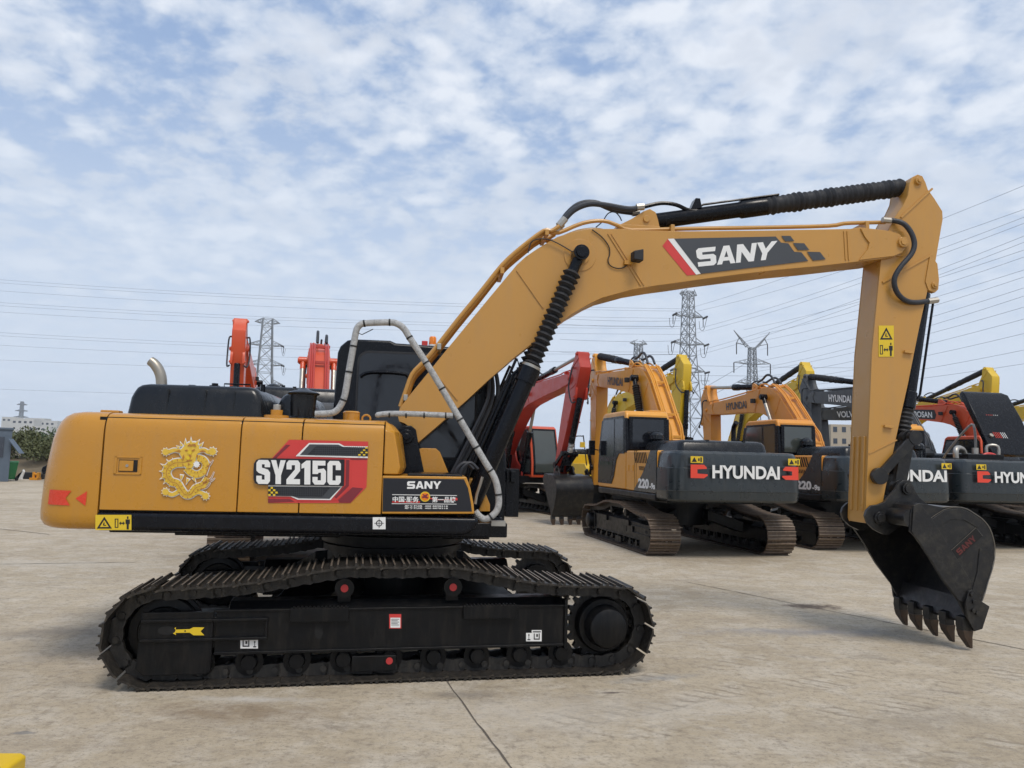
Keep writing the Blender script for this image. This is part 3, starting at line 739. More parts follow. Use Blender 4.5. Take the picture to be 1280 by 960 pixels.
    lug = MB().mat(M_ochre); lug.box(-2.42, -2.27, -.95, -.85, 2.04, 2.07); lug.box(-2.42, -2.27, .85, .95, 2.04, 2.07); lug.build('lifting_lug', None, cw, bevel=.01)
    # door latch
    b = MB().mat(M_ochre); (lx0, lz0), (lx1, lz1) = P(142, 593, S), P(178, 571, S)
    for bx in ((lx0, lx1, lz0, lz0 + .012), (lx0, lx1, lz1 - .012, lz1), (lx0, lx0 + .02, lz0, lz1), (lx1 - .02, lx1, lz0, lz1)): b.box(bx[0], bx[1], S - .007, S, bx[2], bx[3])
    la = b.build('latch_frame', None, doors[0], bevel=.003)
    b = MB().mat(M_gap); (a0, c0), (a1, c1) = P(148, 589.5, S), P(172.5, 575, S); b.box(a0, a1, S - .003, S, c0, c1); b.build('latch_recess', None, doors[0])
    b = MB().mat(M_ochre); b.box(a0 + .004, a0 + .11, S - .009, S, c0 + .006, c1 - .006); b.build('latch', None, doors[0], bevel=.003)
    kx, kz = P(159.5, 582, S); b = MB().mat(M_steel); b.cyl((kx, S - .014, kz), (kx, S, kz), .011, n=14); b.build('lock', None, doors[0])
    dragon(doors[0], S)
    # SY215C graphic
    st = Sticker(S); Z = Zf(310, 540, 7.53)
    st.add(M_redv, [Z([(388, 72), (1132, 90), (1116, 518), (965, 668), (190, 667), (193, 505), (215, 258)])])
    st.add(M_redd, [Z([(360, 120), (400, 122), (250, 262), (222, 258)]), Z([(925, 262), (955, 262), (950, 505), (835, 628), (815, 610), (920, 500)]), Z([(190, 630), (395, 630), (440, 655), (190, 665)]), Z([(965, 262), (1122, 262), (1124, 250), (965, 250)]), Z([(850, 640), (985, 520), (1085, 530), (965, 664), (860, 664)])])
    st.add(M_redv, [Z([(835, 645), (968, 520), (975, 262), (958, 262), (950, 512), (822, 636), (470, 636), (460, 648)])])
    st.add(M_white, [Z([(450, 228), (575, 103), (860, 106), (905, 132), (1131, 136), (1129, 246)]), Z([(193, 500), (895, 506), (778, 640), (470, 636), (400, 606), (192, 604)])])
    st.add(M_grey, [Z([(490, 216), (582, 116), (852, 119), (900, 143), (1131, 146), (1129, 230)]), Z([(193, 512), (875, 518), (768, 628), (480, 624), (404, 598), (192, 597)])])
    st.add(M_blkv, [Z([(565, 212), (640, 135), (1131, 146), (1129, 224)]), Z([(193, 516), (775, 522), (700, 605), (192, 600)])])
    ln = []
    for k in range(26):
        x = 640 + k * 19.5; x2 = x - (0 if k > 3 else 0); ln.append(Z([(x, 138), (x + 4, 138), (x + 4, 222), (x, 222)]))
    for y in (152, 170, 188, 206): ln.append(Z([(640 - (y - 138) * .9, y), (1128, y + 2), (1128, y + 6), (640 - (y - 138) * .9, y + 4)]))
    for k in range(24): x = 232 + k * 20.5; ln.append(Z([(x, 518), (x + 4, 518), (x + 4, 600), (x, 600)]))
    for y in (533, 551, 569, 587): ln.append(Z([(196, y), (770 - (y - 520) * .9, y + 2), (770 - (y - 520) * .9, y + 6), (196, y + 4)]))
    for i_, l in enumerate(ln): st.add(M_grey, [l], lift=(i_ % 30 == 0)) if i_ not in (26, 54) else st.add(M_grey, [l])
    st.add(M_yv, [Z([(1040 + 22 * i, 208 - 22 * j), (1062 + 22 * i, 208 - 22 * j), (1062 + 22 * i, 222 - 22 * j), (1040 + 22 * i, 222 - 22 * j)]) for i in range(4) for j in range(4) if (i + j) % 2 == 0 and i >= j - 0] +
           [Z([(196 + 22 * i, 582 - 22 * j), (218 + 22 * i, 582 - 22 * j), (218 + 22 * i, 600 - 22 * j), (196 + 22 * i, 600 - 22 * j)]) for i in range(4) for j in range(4) if (i + j) % 2 == 0 and i <= 4 - j])
    st.add(M_blkv, [Z([(58, 400), (60, 300), (82, 262), (130, 246), (912, 258), (906, 508), (110, 497), (70, 480), (58, 440)])])
    st.words(M_white, 'sy215c', Z([(84, 487), (876, 497), (878, 273), (86, 262)]), gap=.10)
    g_ = st.build('model_sticker', doors[2])
    # toolbox at the front right
    tb0 = PL([(478, 594.5), (583, 596), (588, 610), (592, 630), (593, 642.5), (477, 642.5)], S)
    b = MB().mat(M_ochre); b.prism(tb0, S, -.55); tb = b.build('toolbox', None, root, bevel=.008)
    b = MB().mat(M_blkv); b.prism(PL([(479, 597.5), (580, 599), (585, 610), (588.5, 628), (590, 639.5), (478, 639.5)], S), S - .003, S + .01); b.build('toolbox_face', None, tb, bevel=.002)
    b = MB().mat(M_black); tx0, tx1 = tb0[0][0], tb0[1][0]; b.box(tx0 + .2, tx1 - .03, S + .03, -.6, tb0[0][1] - .002, tb0[0][1] + .022); b.build('step_mat', None, tb, bevel=.01)
    st = Sticker(S - .003); ZT = Zf(470, 580, 9.143)
    st.words(M_white, 'SANY', ZT([(355, 283), (740, 283), (745, 197), (357, 197)]), gap=.08)
    st.add(M_white, [ZT([(185, 346), (925, 357), (925, 364), (185, 353)]), ZT([(180, 449), (920, 455), (920, 462), (180, 456)])])
    st.add(M_redv, [ZT([(185, 425), (182, 440), (500, 443), (505, 425)]), ZT([(610, 388), (660, 388), (660, 400), (610, 400)]), ZT([(640, 412), (930, 415), (932, 398), (925, 385), (880, 385), (880, 405), (640, 400)])])
    st.add(M_yv, [ZT(circ(561, 372, 58, 28))]); st.add(M_amber, [ZT(circ(561, 372, 46, 28))])
    st.add(M_redd, [ZT([(530, 340), (560, 352), (600, 338), (578, 372), (600, 380), (590, 395), (550, 385), (530, 390), (522, 372), (545, 366)])])
    st.build('lettering', tb)
    yy = S - .015
    text_mesh('slogan', '中国·服务', pxq4(ZT([(190, 435), (488, 440), (488, 372), (190, 370)]), yy), M_white, tb, bold=.02)
    text_mesh('slogan', '第一品牌', pxq4(ZT([(640, 440), (908, 442), (908, 374), (640, 373)]), yy), M_white, tb, bold=.02)
    text_mesh('phone_number', '服务热线  400 8898318', pxq4(ZT([(328, 490), (820, 492), (820, 471), (328, 469)]), yy), M_white, tb, bold=.015)
    text_mesh('phone_number', '服务热线  400 8878318', pxq4(ZT([(328, 514), (820, 516), (820, 496), (328, 494)]), yy), M_white, tb, bold=.015)
    # rail stickers
    st = Sticker(-1.335); warning_pictos(st, 119.5, 643.5, 164.5, 662.5); st.build('safety_label', root)
    st = Sticker(-1.335); st.add(M_white, [[(466, 646.5), (482, 646.5), (482, 661.5), (466, 661.5)]])
    cx, cy = 474, 654; ring = []
    for k in range(16):
        a0, a1 = 2 * pi * k / 16, 2 * pi * (k + 1) / 16
        ring.append([(cx + r * cos(a), cy + r * sin(a)) for r, a in ((4, a0), (4, a1), (2.9, a1), (2.9, a0))])
    st.add(M_blkv, ring); st.add(M_blkv, [[(cx - 6, cy - .3), (cx + 6, cy - .3), (cx + 6, cy + .3), (cx - 6, cy + .3)]]); st.add(M_blkv, [[(cx - .3, cy - 6), (cx + .3, cy - 6), (cx + .3, cy + 6), (cx - .3, cy + 6)]]); st.build('lifting_mark', root)
    # hood
    def hood(x0, x1, y0, y1, z0, z1, rad, name, slope=.04):
        lv_ = [(z0, 0), (z0 + (z1 - z0) * .55, slope * .5), (z1 - .07, slope), (z1 - .035, slope + .018), (z1 - .012, slope + .045), (z1, slope + .09)]
        rings = []
        for z, i in lv_:
            r = rad; pts = []
            for cxx, cyy, a0 in ((x1 - i - r, y0 + i * .6 + r, -pi / 2), (x1 - i - r, y1 - i * .6 - r, 0), (x0 + i + r, y1 - i * .6 - r, pi / 2), (x0 + i + r, y0 + i * .6 + r, pi)):
                for k in range(5): a = a0 + pi / 2 * k / 4; pts.append((cxx + r * cos(a), cyy + r * sin(a), z))
            rings.append(pts)
        b = MB().mat(M_hood); b.loft(rings)
        return b
    b = hood(-2.26, -1.12, -.84, 1.0, 2.04, 2.315, .06, 'hood')
    for fx in (-1.93, -1.62, -1.38): b.box(fx, fx + .012, -.835, .9, 2.06, 2.27); 
    for fx in (-1.80, -1.45): b.box(fx, fx + .05, -.70, .9, 2.28, 2.325)
    hd = b.build('engine_hood', None, root, sharp=40)
    b = hood(-1.16, -.80, -.20, 1.0, 2.04, 2.325, .07, 'hood'); b.build('hood_extension', None, hd, sharp=40)
    b = MB().mat(M_black)
    b.tube([(-1.55, -.5, 2.31), (-1.55, -.5, 2.36), (-1.32, -.5, 2.36), (-1.32, -.5, 2.31)], .007, n=6); b.cyl((-1.66, -.4, 2.3), (-1.66, -.4, 2.37), .028, n=10); b.box(-1.70, -1.62, -.43, -.37, 2.33, 2.35)
    b.cyl((-1.22, -.45, 2.3), (-1.22, -.45, 2.37), .022, n=8); b.build('hood_handle', None, hd)
    # exhaust
    e0 = P(200, 478, .2); b = MB().mat(M_exh)
    pts = [P(u, v, .2) for u, v in ((202, 500), (202, 480), (201, 470), (198, 462), (193, 455), (188, 451))]
    b.tube([(x, .2, z) for x, z in pts], .052, n=18, smooth=5, rf=lambda t: 1 if t < .7 else 1 - (t - .7) * .35, cap=False)
    ex = b.build('exhaust_pipe', None, root)
    # pre-cleaner
    cxx = (P(361.5, 500, -.75)[0] + P(397, 500, -.75)[0]) / 2; b = MB().mat(M_hood)
    b.lathe((cxx, -.75, 2.03), (cxx, -.75, 2.325), [(0, .135), (.12, .135), (.15, .105), (.55, .11), (.78, .115), (.80, .135), (.84, .138), (.88, .12), (.93, .06), (1, .025)], 30)
    b.build('air_precleaner', None, root, sharp=30)
    def lathe_at(u, y, z0, prof, nm, m, n=22, v=505):
        x = P(u, v, y)[0]; q = MB().mat(m); q.lathe((x, y, z0), (x, y, z0 + prof[-1][0]), [(t / prof[-1][0], r) for t, r in prof], n); return q.build(nm, None, root, sharp=30)
    lathe_at(346.5, -1.08, 2.03, [(0, .10), (.03, .10), (.032, .048), (.075, .05)], 'filler_neck', M_ochre); lathe_at(346.5, -1.08, 2.10, [(0, .032), (.045, .032), (.05, .028)], 'filler_cap', M_steel)
    lathe_at(440, -1.0, 2.03, [(0, .07), (.07, .07), (.075, .074), (.088, .06)], 'fuel_cap', M_ochre)
    x = P(458, 520, -1.0)[0]; b = MB().mat(M_ochre); b.tube([(x + .035 * cos(a), -1.0, 2.055 + .035 * sin(a)) for a in [2 * pi * k / 14 for k in range(15)]], .009, n=6); b.build('lifting_eye', None, root)
    # cab
    cp = [(-.68, 1.08), (-.69, 2.0), (-.665, 2.80), (-.64, 2.87), (-.57, 2.935), (-.50, 2.95), (-.13, 2.95), (-.07, 2.925), (.76, 2.90), (.84, 2.84), (.98, 2.45), (1.10, 2.0), (1.14, 1.55), (1.12, 1.08)]
    b = MB().mat(M_black); b.prism(cp, .36, 1.30); cab = b.build('cab', None, root, bevel=.035, seg=4)
    def rr(x0, x1, z0, z1, r, n=5):
        o = []
        for cx_, cz_, a0 in ((x1 - r, z0 + r, -pi / 2), (x1 - r, z1 - r, 0), (x0 + r, z1 - r, pi / 2), (x0 + r, z0 + r, pi)):
            o += [(cx_ + r * cos(a0 + pi / 2 * k / n), cz_ + r * sin(a0 + pi / 2 * k / n)) for k in range(n + 1)]
        return o
    b = MB().mat(M_rubber); b.prism(rr(-.46, .80, 1.72, 2.83, .12), .352, .37); f = b.build('window_seal', None, cab, bevel=.004)
    b = MB().mat(M_glass); b.prism(rr(-.435, .775, 1.745, 2.805, .10), .345, .36); b.build('window', None, cab)
    b = MB().mat(M_black); b.tube([(-.42, .33, 2.55), (-.32, .33, 2.60), (.0, .33, 2.60), (.1, .33, 2.53), (.38, .33, 2.1)], .018, n=8, smooth=4); b.build('grab_bar', None, cab)
    b = MB().mat(M_glass); b.loft([[(1.115, .45, 1.6), (1.145, .45, 1.6), (1.145, 1.22, 1.6), (1.115, 1.22, 1.6)], [(.99, .45, 2.35), (1.015, .45, 2.36), (1.015, 1.22, 2.36), (.99, 1.22, 2.35)], [(.87, .45, 2.72), (.895, .45, 2.73), (.895, 1.22, 2.73), (.87, 1.22, 2.72)]]); b.build('windscreen', None, cab)
    b = MB().mat(M_black); b.box(1.13, 1.27, .40, .47, 1.14, 1.64); b.box(1.17, 1.22, .30, .40, 1.50, 1.62); b.build('cab_guard', None, cab, bevel=.006)
    bx = P(541, 424, .8)[0]
    b = MB().mat(M_white); b.cyl((bx, .8, 2.90), (bx, .8, 2.985), .045, n=18); bc = b.build('beacon', None, cab)
    b = MB().mat(M_amber); b.lathe((bx, .8, 2.985), (bx, .8, 3.075), [(0, .042), (.85, .040), (1, .03)], 18); b.build('beacon_lens', None, bc)
    b = MB().mat(M_redv); b.box(bx - .12, bx - .055, .76, .84, 2.94, 3.02); b.build('alarm_horn', None, cab, bevel=.008)
    # boom bracket on the turntable
    for sy in (-1, 1):
        b = MB().mat(M_black); b.prism(PL([(498, 536), (505, 532), (514, 532), (520, 537), (523, 555), (527, 575), (531, 594), (531, 640), (490, 640), (497, 594)], -.3), *sorted((sy * .235, sy * .31)))
        c = P(508, 546, -.3); b.cyl((c[0], sy * .30, c[1]), (c[0], sy * .34, c[1]), .07, n=24); b.cyl((c[0], sy * .34, c[1]), (c[0], sy * .36, c[1]), .04, n=6)
        b.build('boom_bracket', None, root, bevel=.01)
        b = MB().mat(M_ochre); b.prism(PL([(521, 562), (528, 560), (545, 560.5), (550, 565), (563, 597), (600, 600), (603, 606), (613, 631), (613, 640), (520, 640), (528, 597)], -.34), *sorted((sy * .24, sy * .29))); b.build('frame_web', None, root, bevel=.006)
    b = MB().mat(M_black); b.box(.55, 1.02, -.45, .45, 1.08, 1.20); b.box(-.1, .6, -.55, .35, 1.1, 1.45); b.build('front_crossmember', None, root, bevel=.01)
    # hoses in front of the cab
    for k, (yy, dx) in enumerate(((-.12, 0), (-.05, .05), (.02, .10), (.08, .03), (.14, .12))):
        b = MB().mat(M_hose); b.tube([(.42 + dx, yy, 1.3), (.50 + dx, yy - .02, 1.5), (.62 + dx * 1.2, yy, 1.75), (.76 + dx * 1.2, yy, 2.05), (.88 + dx, yy + .02, 2.35), (.86 + dx, yy, 2.6), (.78 + dx, yy, 2.72)], .018, n=8, smooth=5); b.build('hose', None, root)
    for k in range(2):
        b = MB().mat(M_hose); b.tube([(.55 + k * .05, -.40, 1.45), (.57 + k * .05, -.42, 1.62), (.66 + k * .04, -.41, 1.70), (.74 + k * .04, -.40, 1.64)], .018, n=8, smooth=6); b.build('hose', None, root)
    # handrail wrapped in white plastic
    hp = [(394, 517.5), (408, 517), (418, 515), (425, 508), (431, 494), (436, 465), (441, 437), (445, 415), (449, 407), (458, 404), (487, 403), (497, 405), (505, 411), (512, 422), (537.5, 461), (569, 514), (606, 577), (616, 593), (621, 606), (623.5, 624), (622, 636), (616, 644), (607, 649), (600, 646), (594, 639)]
    w = [(P(u, v, -1.22)[0], -1.22, P(u, v, -1.22)[1]) for u, v in hp]
    b = MB().mat(M_wrap); b.tube(w, .0275, n=12, smooth=5); hr = b.build('handrail', None, root)
    w2 = [(P(u, v, -1.22)[0], -1.22, P(u, v, -1.22)[1]) for u, v in ((469, 519.5), (476, 518), (490, 517), (519, 517.5), (566, 519.5))]
    b = MB().mat(M_wrap); b.tube(w2, .024, n=12, smooth=4, rf=lambda t: .35 + .65 * min(1, t * 8)); b.build('cross_rail', None, hr)
    path = catmull([Vector(p) for p in w], 6); L_ = 0
    nxt = .28
    for p, q in zip(path[:-1], path[1:]):
        L_ += (q - p).length
        if L_ > nxt:
            nxt = L_ + .20 + .04 * random.random(); d = (q - p).normalized(); b = MB().mat(M_tie); b.cyl(q - d * .007, q + d * .007, .0305, n=12); b.build('cable_tie', None, hr)
    for t in (.12, .35, .6, .9):
        p = Vector(w2[1]).lerp(Vector(w2[-1]), t); b = MB().mat(M_tie); b.cyl(p - Vector((.006, 0, 0)), p + Vector((.006, 0, 0)), .0275, n=12); b.build('cable_tie', None, hr)
    p0 = Vector(w[7]); b = MB().mat(M_tie); b.tube([p0, p0 + Vector((.05, 0, -.02)), p0 + Vector((.14, 0, .03))], .004, n=5)
    b.build('loose_tie_end', None, hr)
    b = MB().mat(M_steel); b.tube([(P(u, v, -1.1)[0], -1.1, P(u, v, -1.1)[1]) for u, v in ((603, 596), (600, 606), (596, 618), (594, 630))], .012, n=8); b.box(.86, .98, -1.15, -1.05, 1.18, 1.22); b.build('rail_bracket', None, root)
    # boom lettering
    st = Sticker(-BW); ZB = Zf(820, 280, 5.818)
    st.add(M_redv, [ZB([(46, 160), (85, 109), (292, 368), (225, 376)])]); st.add(M_white, [ZB([(85, 109), (132, 107), (327, 362), (290, 369)])])
    st.add(M_grey, [ZB([(130, 108), (868, 92), (908, 137), (960, 142), (1003, 203), (1055, 207), (1105, 270), (325, 363)]), ZB([(908, 87), (975, 88), (1005, 126), (938, 128)]), ZB([(993, 139), (1075, 141), (1113, 190), (1030, 191)]), ZB([(1095, 203), (1190, 205), (1232, 258), (1140, 268)])])
    st.words(M_white, 'SANY', ZB([(306, 312), (842, 258), (878, 124), (286, 180)]), gap=.03)
    st.build('boom_lettering', root)
    st = Sticker(-AW); warning_pictos(st, 1098, 407, 1117, 446, vertical=True); st.build('safety_label', root)
    # bucket label plate
    st = Sticker(-KW - .002); ZK = Zf(1040, 600, 4.362)
    st.add(M_gap, [ZK([(630, 402), (785, 260), (820, 305), (660, 452)])])
    st.words(M_redfaint, 'SANY', ZK([(694, 410), (788, 324), (765, 300), (672, 385)]), gap=.1)
    e_ = MB().mat(M_scrape)
    for pts in (((512, 228), (560, 192), (610, 162), (660, 148), (710, 148)), ((512, 228), (548, 280)), ((630, 402), (785, 260), (820, 305)), ((630, 402), (660, 452))):
        q = [P(u, v, -KW - .004) for u, v in ZK(pts)]; e_.tube([(x, -KW - .004, z) for x, z in q], .003, n=4)
    w_ = MB().mat(M_scrape); rim = [(1223, 758), (1228, 750), (1232, 738), (1235, 727), (1240, 712), (1243, 698), (1243.5, 686), (1242, 675), (1239, 665), (1235, 657), (1227, 648), (1216.5, 641), (1209, 636.5), (1200, 634), (1188, 633.5), (1177, 634)]
    w_.tube([(P(u, v, -KW)[0], -KW - .003, P(u, v, -KW)[1]) for u, v in rim], .0045, n=5, smooth=2); w_.build('worn_rim', None, root)
    st.build('bucket_label', root); e_.build('scraped_edge', None, root)
    # track-frame stickers
    c, s = cos(TYAW - MYAW), sin(TYAW - MYAW); FY = -(1.19 + .19 + .0045)
    rot = lambda v: Vector((v.x * c - v.y * s, v.x * s + v.y * c, v.z))
    def tst(name, layers, y):
        m = MB(rot)
        for k, (mt, polys) in enumerate(layers):
            m.mat(mt)
            for pl in polys:
                m.poly([(*[PT(u, v, y)[0]], y - .003 - .0016 * k, PT(u, v, y)[1]) for u, v in pl])
        return m.build(name, None, root, flat=True)
    Z3 = Zf(100, 650, 3.368); Z4 = Zf(460, 650, 3.368)
    tst('direction_arrow', [(M_yv, [Z3([(372, 468), (405, 451), (403, 461), (462, 459), (478, 451), (524, 452), (508, 468), (524, 485), (478, 485), (462, 474), (403, 475), (405, 484)])]), (M_blkv, [Z3(circ(443, 467, 3.5, 8))])], -(1.19 + .19 + .022))
    def icon(x0, y0, x1, y1, ms=False):
        w_, h_ = x1 - x0, y1 - y0; I = lambda a, b: (x0 + a * w_, y0 + b * h_)
        big = (0, .64) if not ms else (.36, 1); sm = (.64, 1) if not ms else (0, .36)
        L0 = [[I(big[0], 0), I(big[1], 0), I(big[1], 1), I(big[0], 1)], [I(sm[0], .25), I(sm[1], .25), I(sm[1], 1), I(sm[0], 1)]]
        bx = lambda s0, s1, t0, t1, g: [I(g[0] + (g[1] - g[0]) * s0, t0), I(g[0] + (g[1] - g[0]) * s1, t0), I(g[0] + (g[1] - g[0]) * s1, t1), I(g[0] + (g[1] - g[0]) * s0, t1)]
        L1 = [bx(.1, .9, .1, .2, big), bx(.2, .3, .3, .85, big), bx(.7, .8, .3, .85, big), bx(.3, .7, .75, .85, big), bx(.45, .62, .35, .6, big), bx(.38, .6, .36, .5, sm), bx(.44, .54, .5, .8, sm), bx(.25, .75, .8, .9, sm)]
        return [(M_white, L0), (M_blkv, L1)]
    tst('anchor_icon', icon(300.5, 796, 322.5, 810.5), FY); tst('anchor_icon', icon(657.5, 787.5, 677, 801.5, True), FY)
    tst('grease_label', [(M_redv, [[(486.5, 767.5), (501.5, 767.5), (501.5, 785.5), (486.5, 785.5)]]), (M_white, [[(488, 772), (500.3, 772), (500.3, 784.5), (488, 784.5)]]), (M_grey, [[(489, a), (499 - (i % 2) * 2, a), (499 - (i % 2) * 2, a + .6), (489, a + .6)] for i, a in enumerate((773.5, 775.3, 777.1, 778.9, 780.7))])], FY)
    # work light on the boom, with its cable
    x, z = P(795, 321.5, -.28); b = MB().mat(M_rubber); b.loft([[(x - .05, -.25, z - .045), (x + .045, -.25, z - .055), (x + .045, -.25, z + .065), (x - .05, -.25, z + .05)], [(x - .04, -.36, z - .04), (x + .055, -.37, z - .055), (x + .055, -.37, z + .065), (x - .04, -.36, z + .045)]])
    wl = b.build('work_light', None, root, bevel=.008)
    b = MB().mat(M_ochre); b.box(x - .11, x - .03, -.26, -.205, z - .07, z - .03); b.build('light_bracket', None, wl)
    b = MB().mat(M_rubber); b.tube([(P(u, v, -.222)[0], -.222, P(u, v, -.222)[1]) for u, v in ((740, 287), (752, 296), (761, 308), (762, 318), (760, 325), (763, 332), (772, 335.5), (780, 334), (787, 328))], .0055, n=6, smooth=5)
    b.tube([(P(u, v, -.1)[0], -.1, P(u, v, -.1)[1]) for u, v in ((745, 284), (753, 277), (760, 267), (768, 265), (774, 270), (777, 276))], .006, n=6, smooth=5); b.build('light_cable', None, wl)
    b = MB().mat(M_rubber); b.tube([(P(u, v, -.24)[0], -.24, P(u, v, -.24)[1]) for u, v in ((660, 316), (664, 303), (672, 299), (684, 299), (697, 304), (716, 315))], .0065, n=6, smooth=5); b.build('sensor_cable', None, root)
    # hose looping from the boom to the bucket cylinder
    b = MB().mat(M_hose); hp = [(1108, 275.5, -.19), (1118, 276, -.2), (1130, 280, -.24), (1139, 291, -.26), (1143, 305, -.27), (1139, 318, -.27), (1127, 332, -.26), (1119, 345, -.25), (1118, 356, -.24), (1123, 368, -.22), (1133, 376, -.2), (1145, 378, -.19), (1162, 376, -.17)]
    b.tube([(P(u, v, y)[0], y, P(u, v, y)[1]) for u, v, y in hp], .027, n=12, smooth=5); ho = b.build('loop_hose', None, root)
    hf = ho
    for (u0, v0, u1, v1, y) in ((1103, 275, 1113, 275.8, -.19), (1160, 376.5, 1172, 375, -.17)):
        b = MB().mat(M_steel); b.cyl((P(u0, v0, y)[0], y, P(u0, v0, y)[1]), (P(u1, v1, y)[0], y, P(u1, v1, y)[1]), .032, n=8); b.build('hose_fitting', None, ho)
    return root

def ribbon(pts, wf, k=6):
    v = catmull([Vector((a, b, 0)) for a, b in pts], k); n = len(v); L, R = [], []
    for i, p in enumerate(v):
        t = (v[min(i + 1, n - 1)] - v[max(0, i - 1)]).normalized(); w = wf(i / (n - 1)) / 2
        L.append((p.x - t.y * w, p.y + t.x * w)); R.append((p.x + t.y * w, p.y - t.x * w))
    return [[L[i], L[i + 1], R[i + 1], R[i]] for i in range(n - 1)]
def dragon(parent, S):
    rng = random.Random(5); Z = Zf(190, 530, 8.73); mb = MB(); lay = [0]
    def put(mat, polys, d=.0005):
        mb.mat(mat)
        for pl in polys:
            lay[0] += .000012; mb.poly([(P(u, v, S)[0], S - .003 - lay[0], P(u, v, S)[1]) for u, v in Z(pl)])
        lay[0] += d
    body = [(430, 400), (340, 420), (250, 430), (180, 480), (165, 550), (210, 625), (280, 650), (320, 710), (370, 770), (430, 765), (480, 700), (560, 665), (610, 590)]
    ring = [(380, 480), (430, 530), (500, 550), (570, 510), (590, 440), (560, 390), (500, 370)]
    limbs = [[(330, 300), (250, 285), (200, 300), (160, 310)], [(500, 300), (570, 285), (620, 310), (665, 300)], [(290, 740), (230, 770), (190, 760), (155, 740)], [(420, 790), (500, 745), (560, 760), (590, 785)]]
    tail = [[(560, 640), (640, 600), (680, 520)], [(560, 650), (650, 620), (690, 590)], [(590, 560), (620, 480), (640, 410)], [(590, 480), (640, 440), (670, 390)], [(500, 720), (600, 690), (640, 640)]]
    spikes = []
    for (x, y, dx, dy) in ((165, 470, -55, -30), (150, 520, -55, -5), (150, 570, -50, 25), (170, 610, -35, 35), (215, 640, -20, 35), (200, 440, -30, -45), (250, 420, -20, -40), (330, 240, -15, -40), (370, 230, 0, -60), (430, 215, 0, -60), (490, 215, 30, -40), (530, 240, 30, -35), (300, 260, -25, -20), (330, 560, -10, 60), (400, 600, -20, 50), (460, 590, 20, 40)):
        n = Vector((-dy, dx)).normalized() * 16; spikes.append([(x + n.x, y + n.y), (x + dx, y + dy), (x - n.x, y - n.y)])
    head = [(350, 250), (400, 205), (470, 200), (520, 235), (520, 300), (490, 350), (480, 420), (440, 480), (390, 490), (350, 450), (340, 380), (310, 330), (320, 280)]
    def blob(x, y, r, k=9): return [(x + r * (1 + .18 * (-1) ** i) * cos(2 * pi * i / (2 * k)), y + r * (1 + .18 * (-1) ** i) * sin(2 * pi * i / (2 * k))) for i in range(2 * k)]
    claws = [(155, 305, 38), (665, 300, 42), (155, 740, 38), (590, 785, 38)]
    big = lambda poly, e: [(cx_(poly)[0] + (x - cx_(poly)[0]) * e, cx_(poly)[1] + (y - cx_(poly)[1]) * e) for x, y in poly]
    def cx_(p): return (sum(a for a, b in p) / len(p), sum(b for a, b in p) / len(p))
    W = M_white
    put(W, ribbon(body, lambda t: 116 - 25 * t), .0002); put(W, ribbon(ring, lambda t: 92), .0002)
    for l in limbs: put(W, ribbon(l, lambda t: 60), .0001)
    for l in tail: put(W, ribbon(l, lambda t: 34 * (1 - .6 * t)), .0001)
    put(W, [big(s_, 1.6) for s_ in spikes], .0001); put(W, [big(head, 1.12)]); 
    for x, y, r in claws: put(W, [blob(x, y, r * 1.22)])
    put(M_gold, ribbon(body, lambda t: 94 - 25 * t), .0001); put(M_gold, ribbon(ring, lambda t: 74), .0001)
    for l in limbs: put(M_gold, ribbon(l, lambda t: 40), .0001)
    for l in tail: put(M_goldd, ribbon(l, lambda t: 13 * (1 - .6 * t)), .0001)
    put(M_gold, spikes, .0001); put(M_gold, [head])
    for x, y, r in claws: put(M_gold, [blob(x, y, r)])
    put(M_goldd, ribbon(body, lambda t: 6), .0001)
    for c_, w_ in ((body, 38), (ring, 28)):
        v = catmull([Vector((a, b, 0)) for a, b in c_], 7)
        for i in range(1, len(v) - 1, 2):
            t = (v[i + 1] - v[i - 1]).normalized(); n = Vector((-t.y, t.x, 0)) * w_; p = v[i]
            put(M_yv if i % 4 == 1 else M_goldd, [[(p.x + n.x - t.x * 7, p.y + n.y - t.y * 5), (p.x + n.x + t.x * 7, p.y + n.y + t.y * 5), (p.x + n.x * .3, p.y + n.y * .3)], [(p.x - n.x - t.x * 7, p.y - n.y - t.y * 5), (p.x - n.x + t.x * 7, p.y - n.y + t.y * 5), (p.x - n.x * .3, p.y - n.y * .3)]], 0)
    put(M_goldd, [[(365, 285), (395, 278), (402, 290), (372, 297)], [(440, 288), (470, 272), (478, 286), (446, 299)], blob(410, 440, 11, 5), [(385, 395), (450, 388), (440, 402), (390, 408)], [(390, 240), (420, 215), (450, 245)], [(430, 225), (480, 215), (490, 250)], [(330, 300), (300, 285), (250, 300), (300, 305)], [(520, 300), (560, 285), (600, 300), (560, 310)], [(350, 330), (362, 360), (352, 400), (342, 360)], [(500, 330), (512, 350), (498, 380), (490, 350)], [(420, 330), (440, 350), (425, 372), (408, 350)]])
    put(M_yv, [blob(420, 310, 24, 6), blob(400, 370, 22, 6), blob(250, 470, 10, 5), blob(210, 560, 10, 5)])
    put(M_white, [blob(495, 440, 34, 9)])
    mb.build('dragon_sticker', None, parent, flat=True)
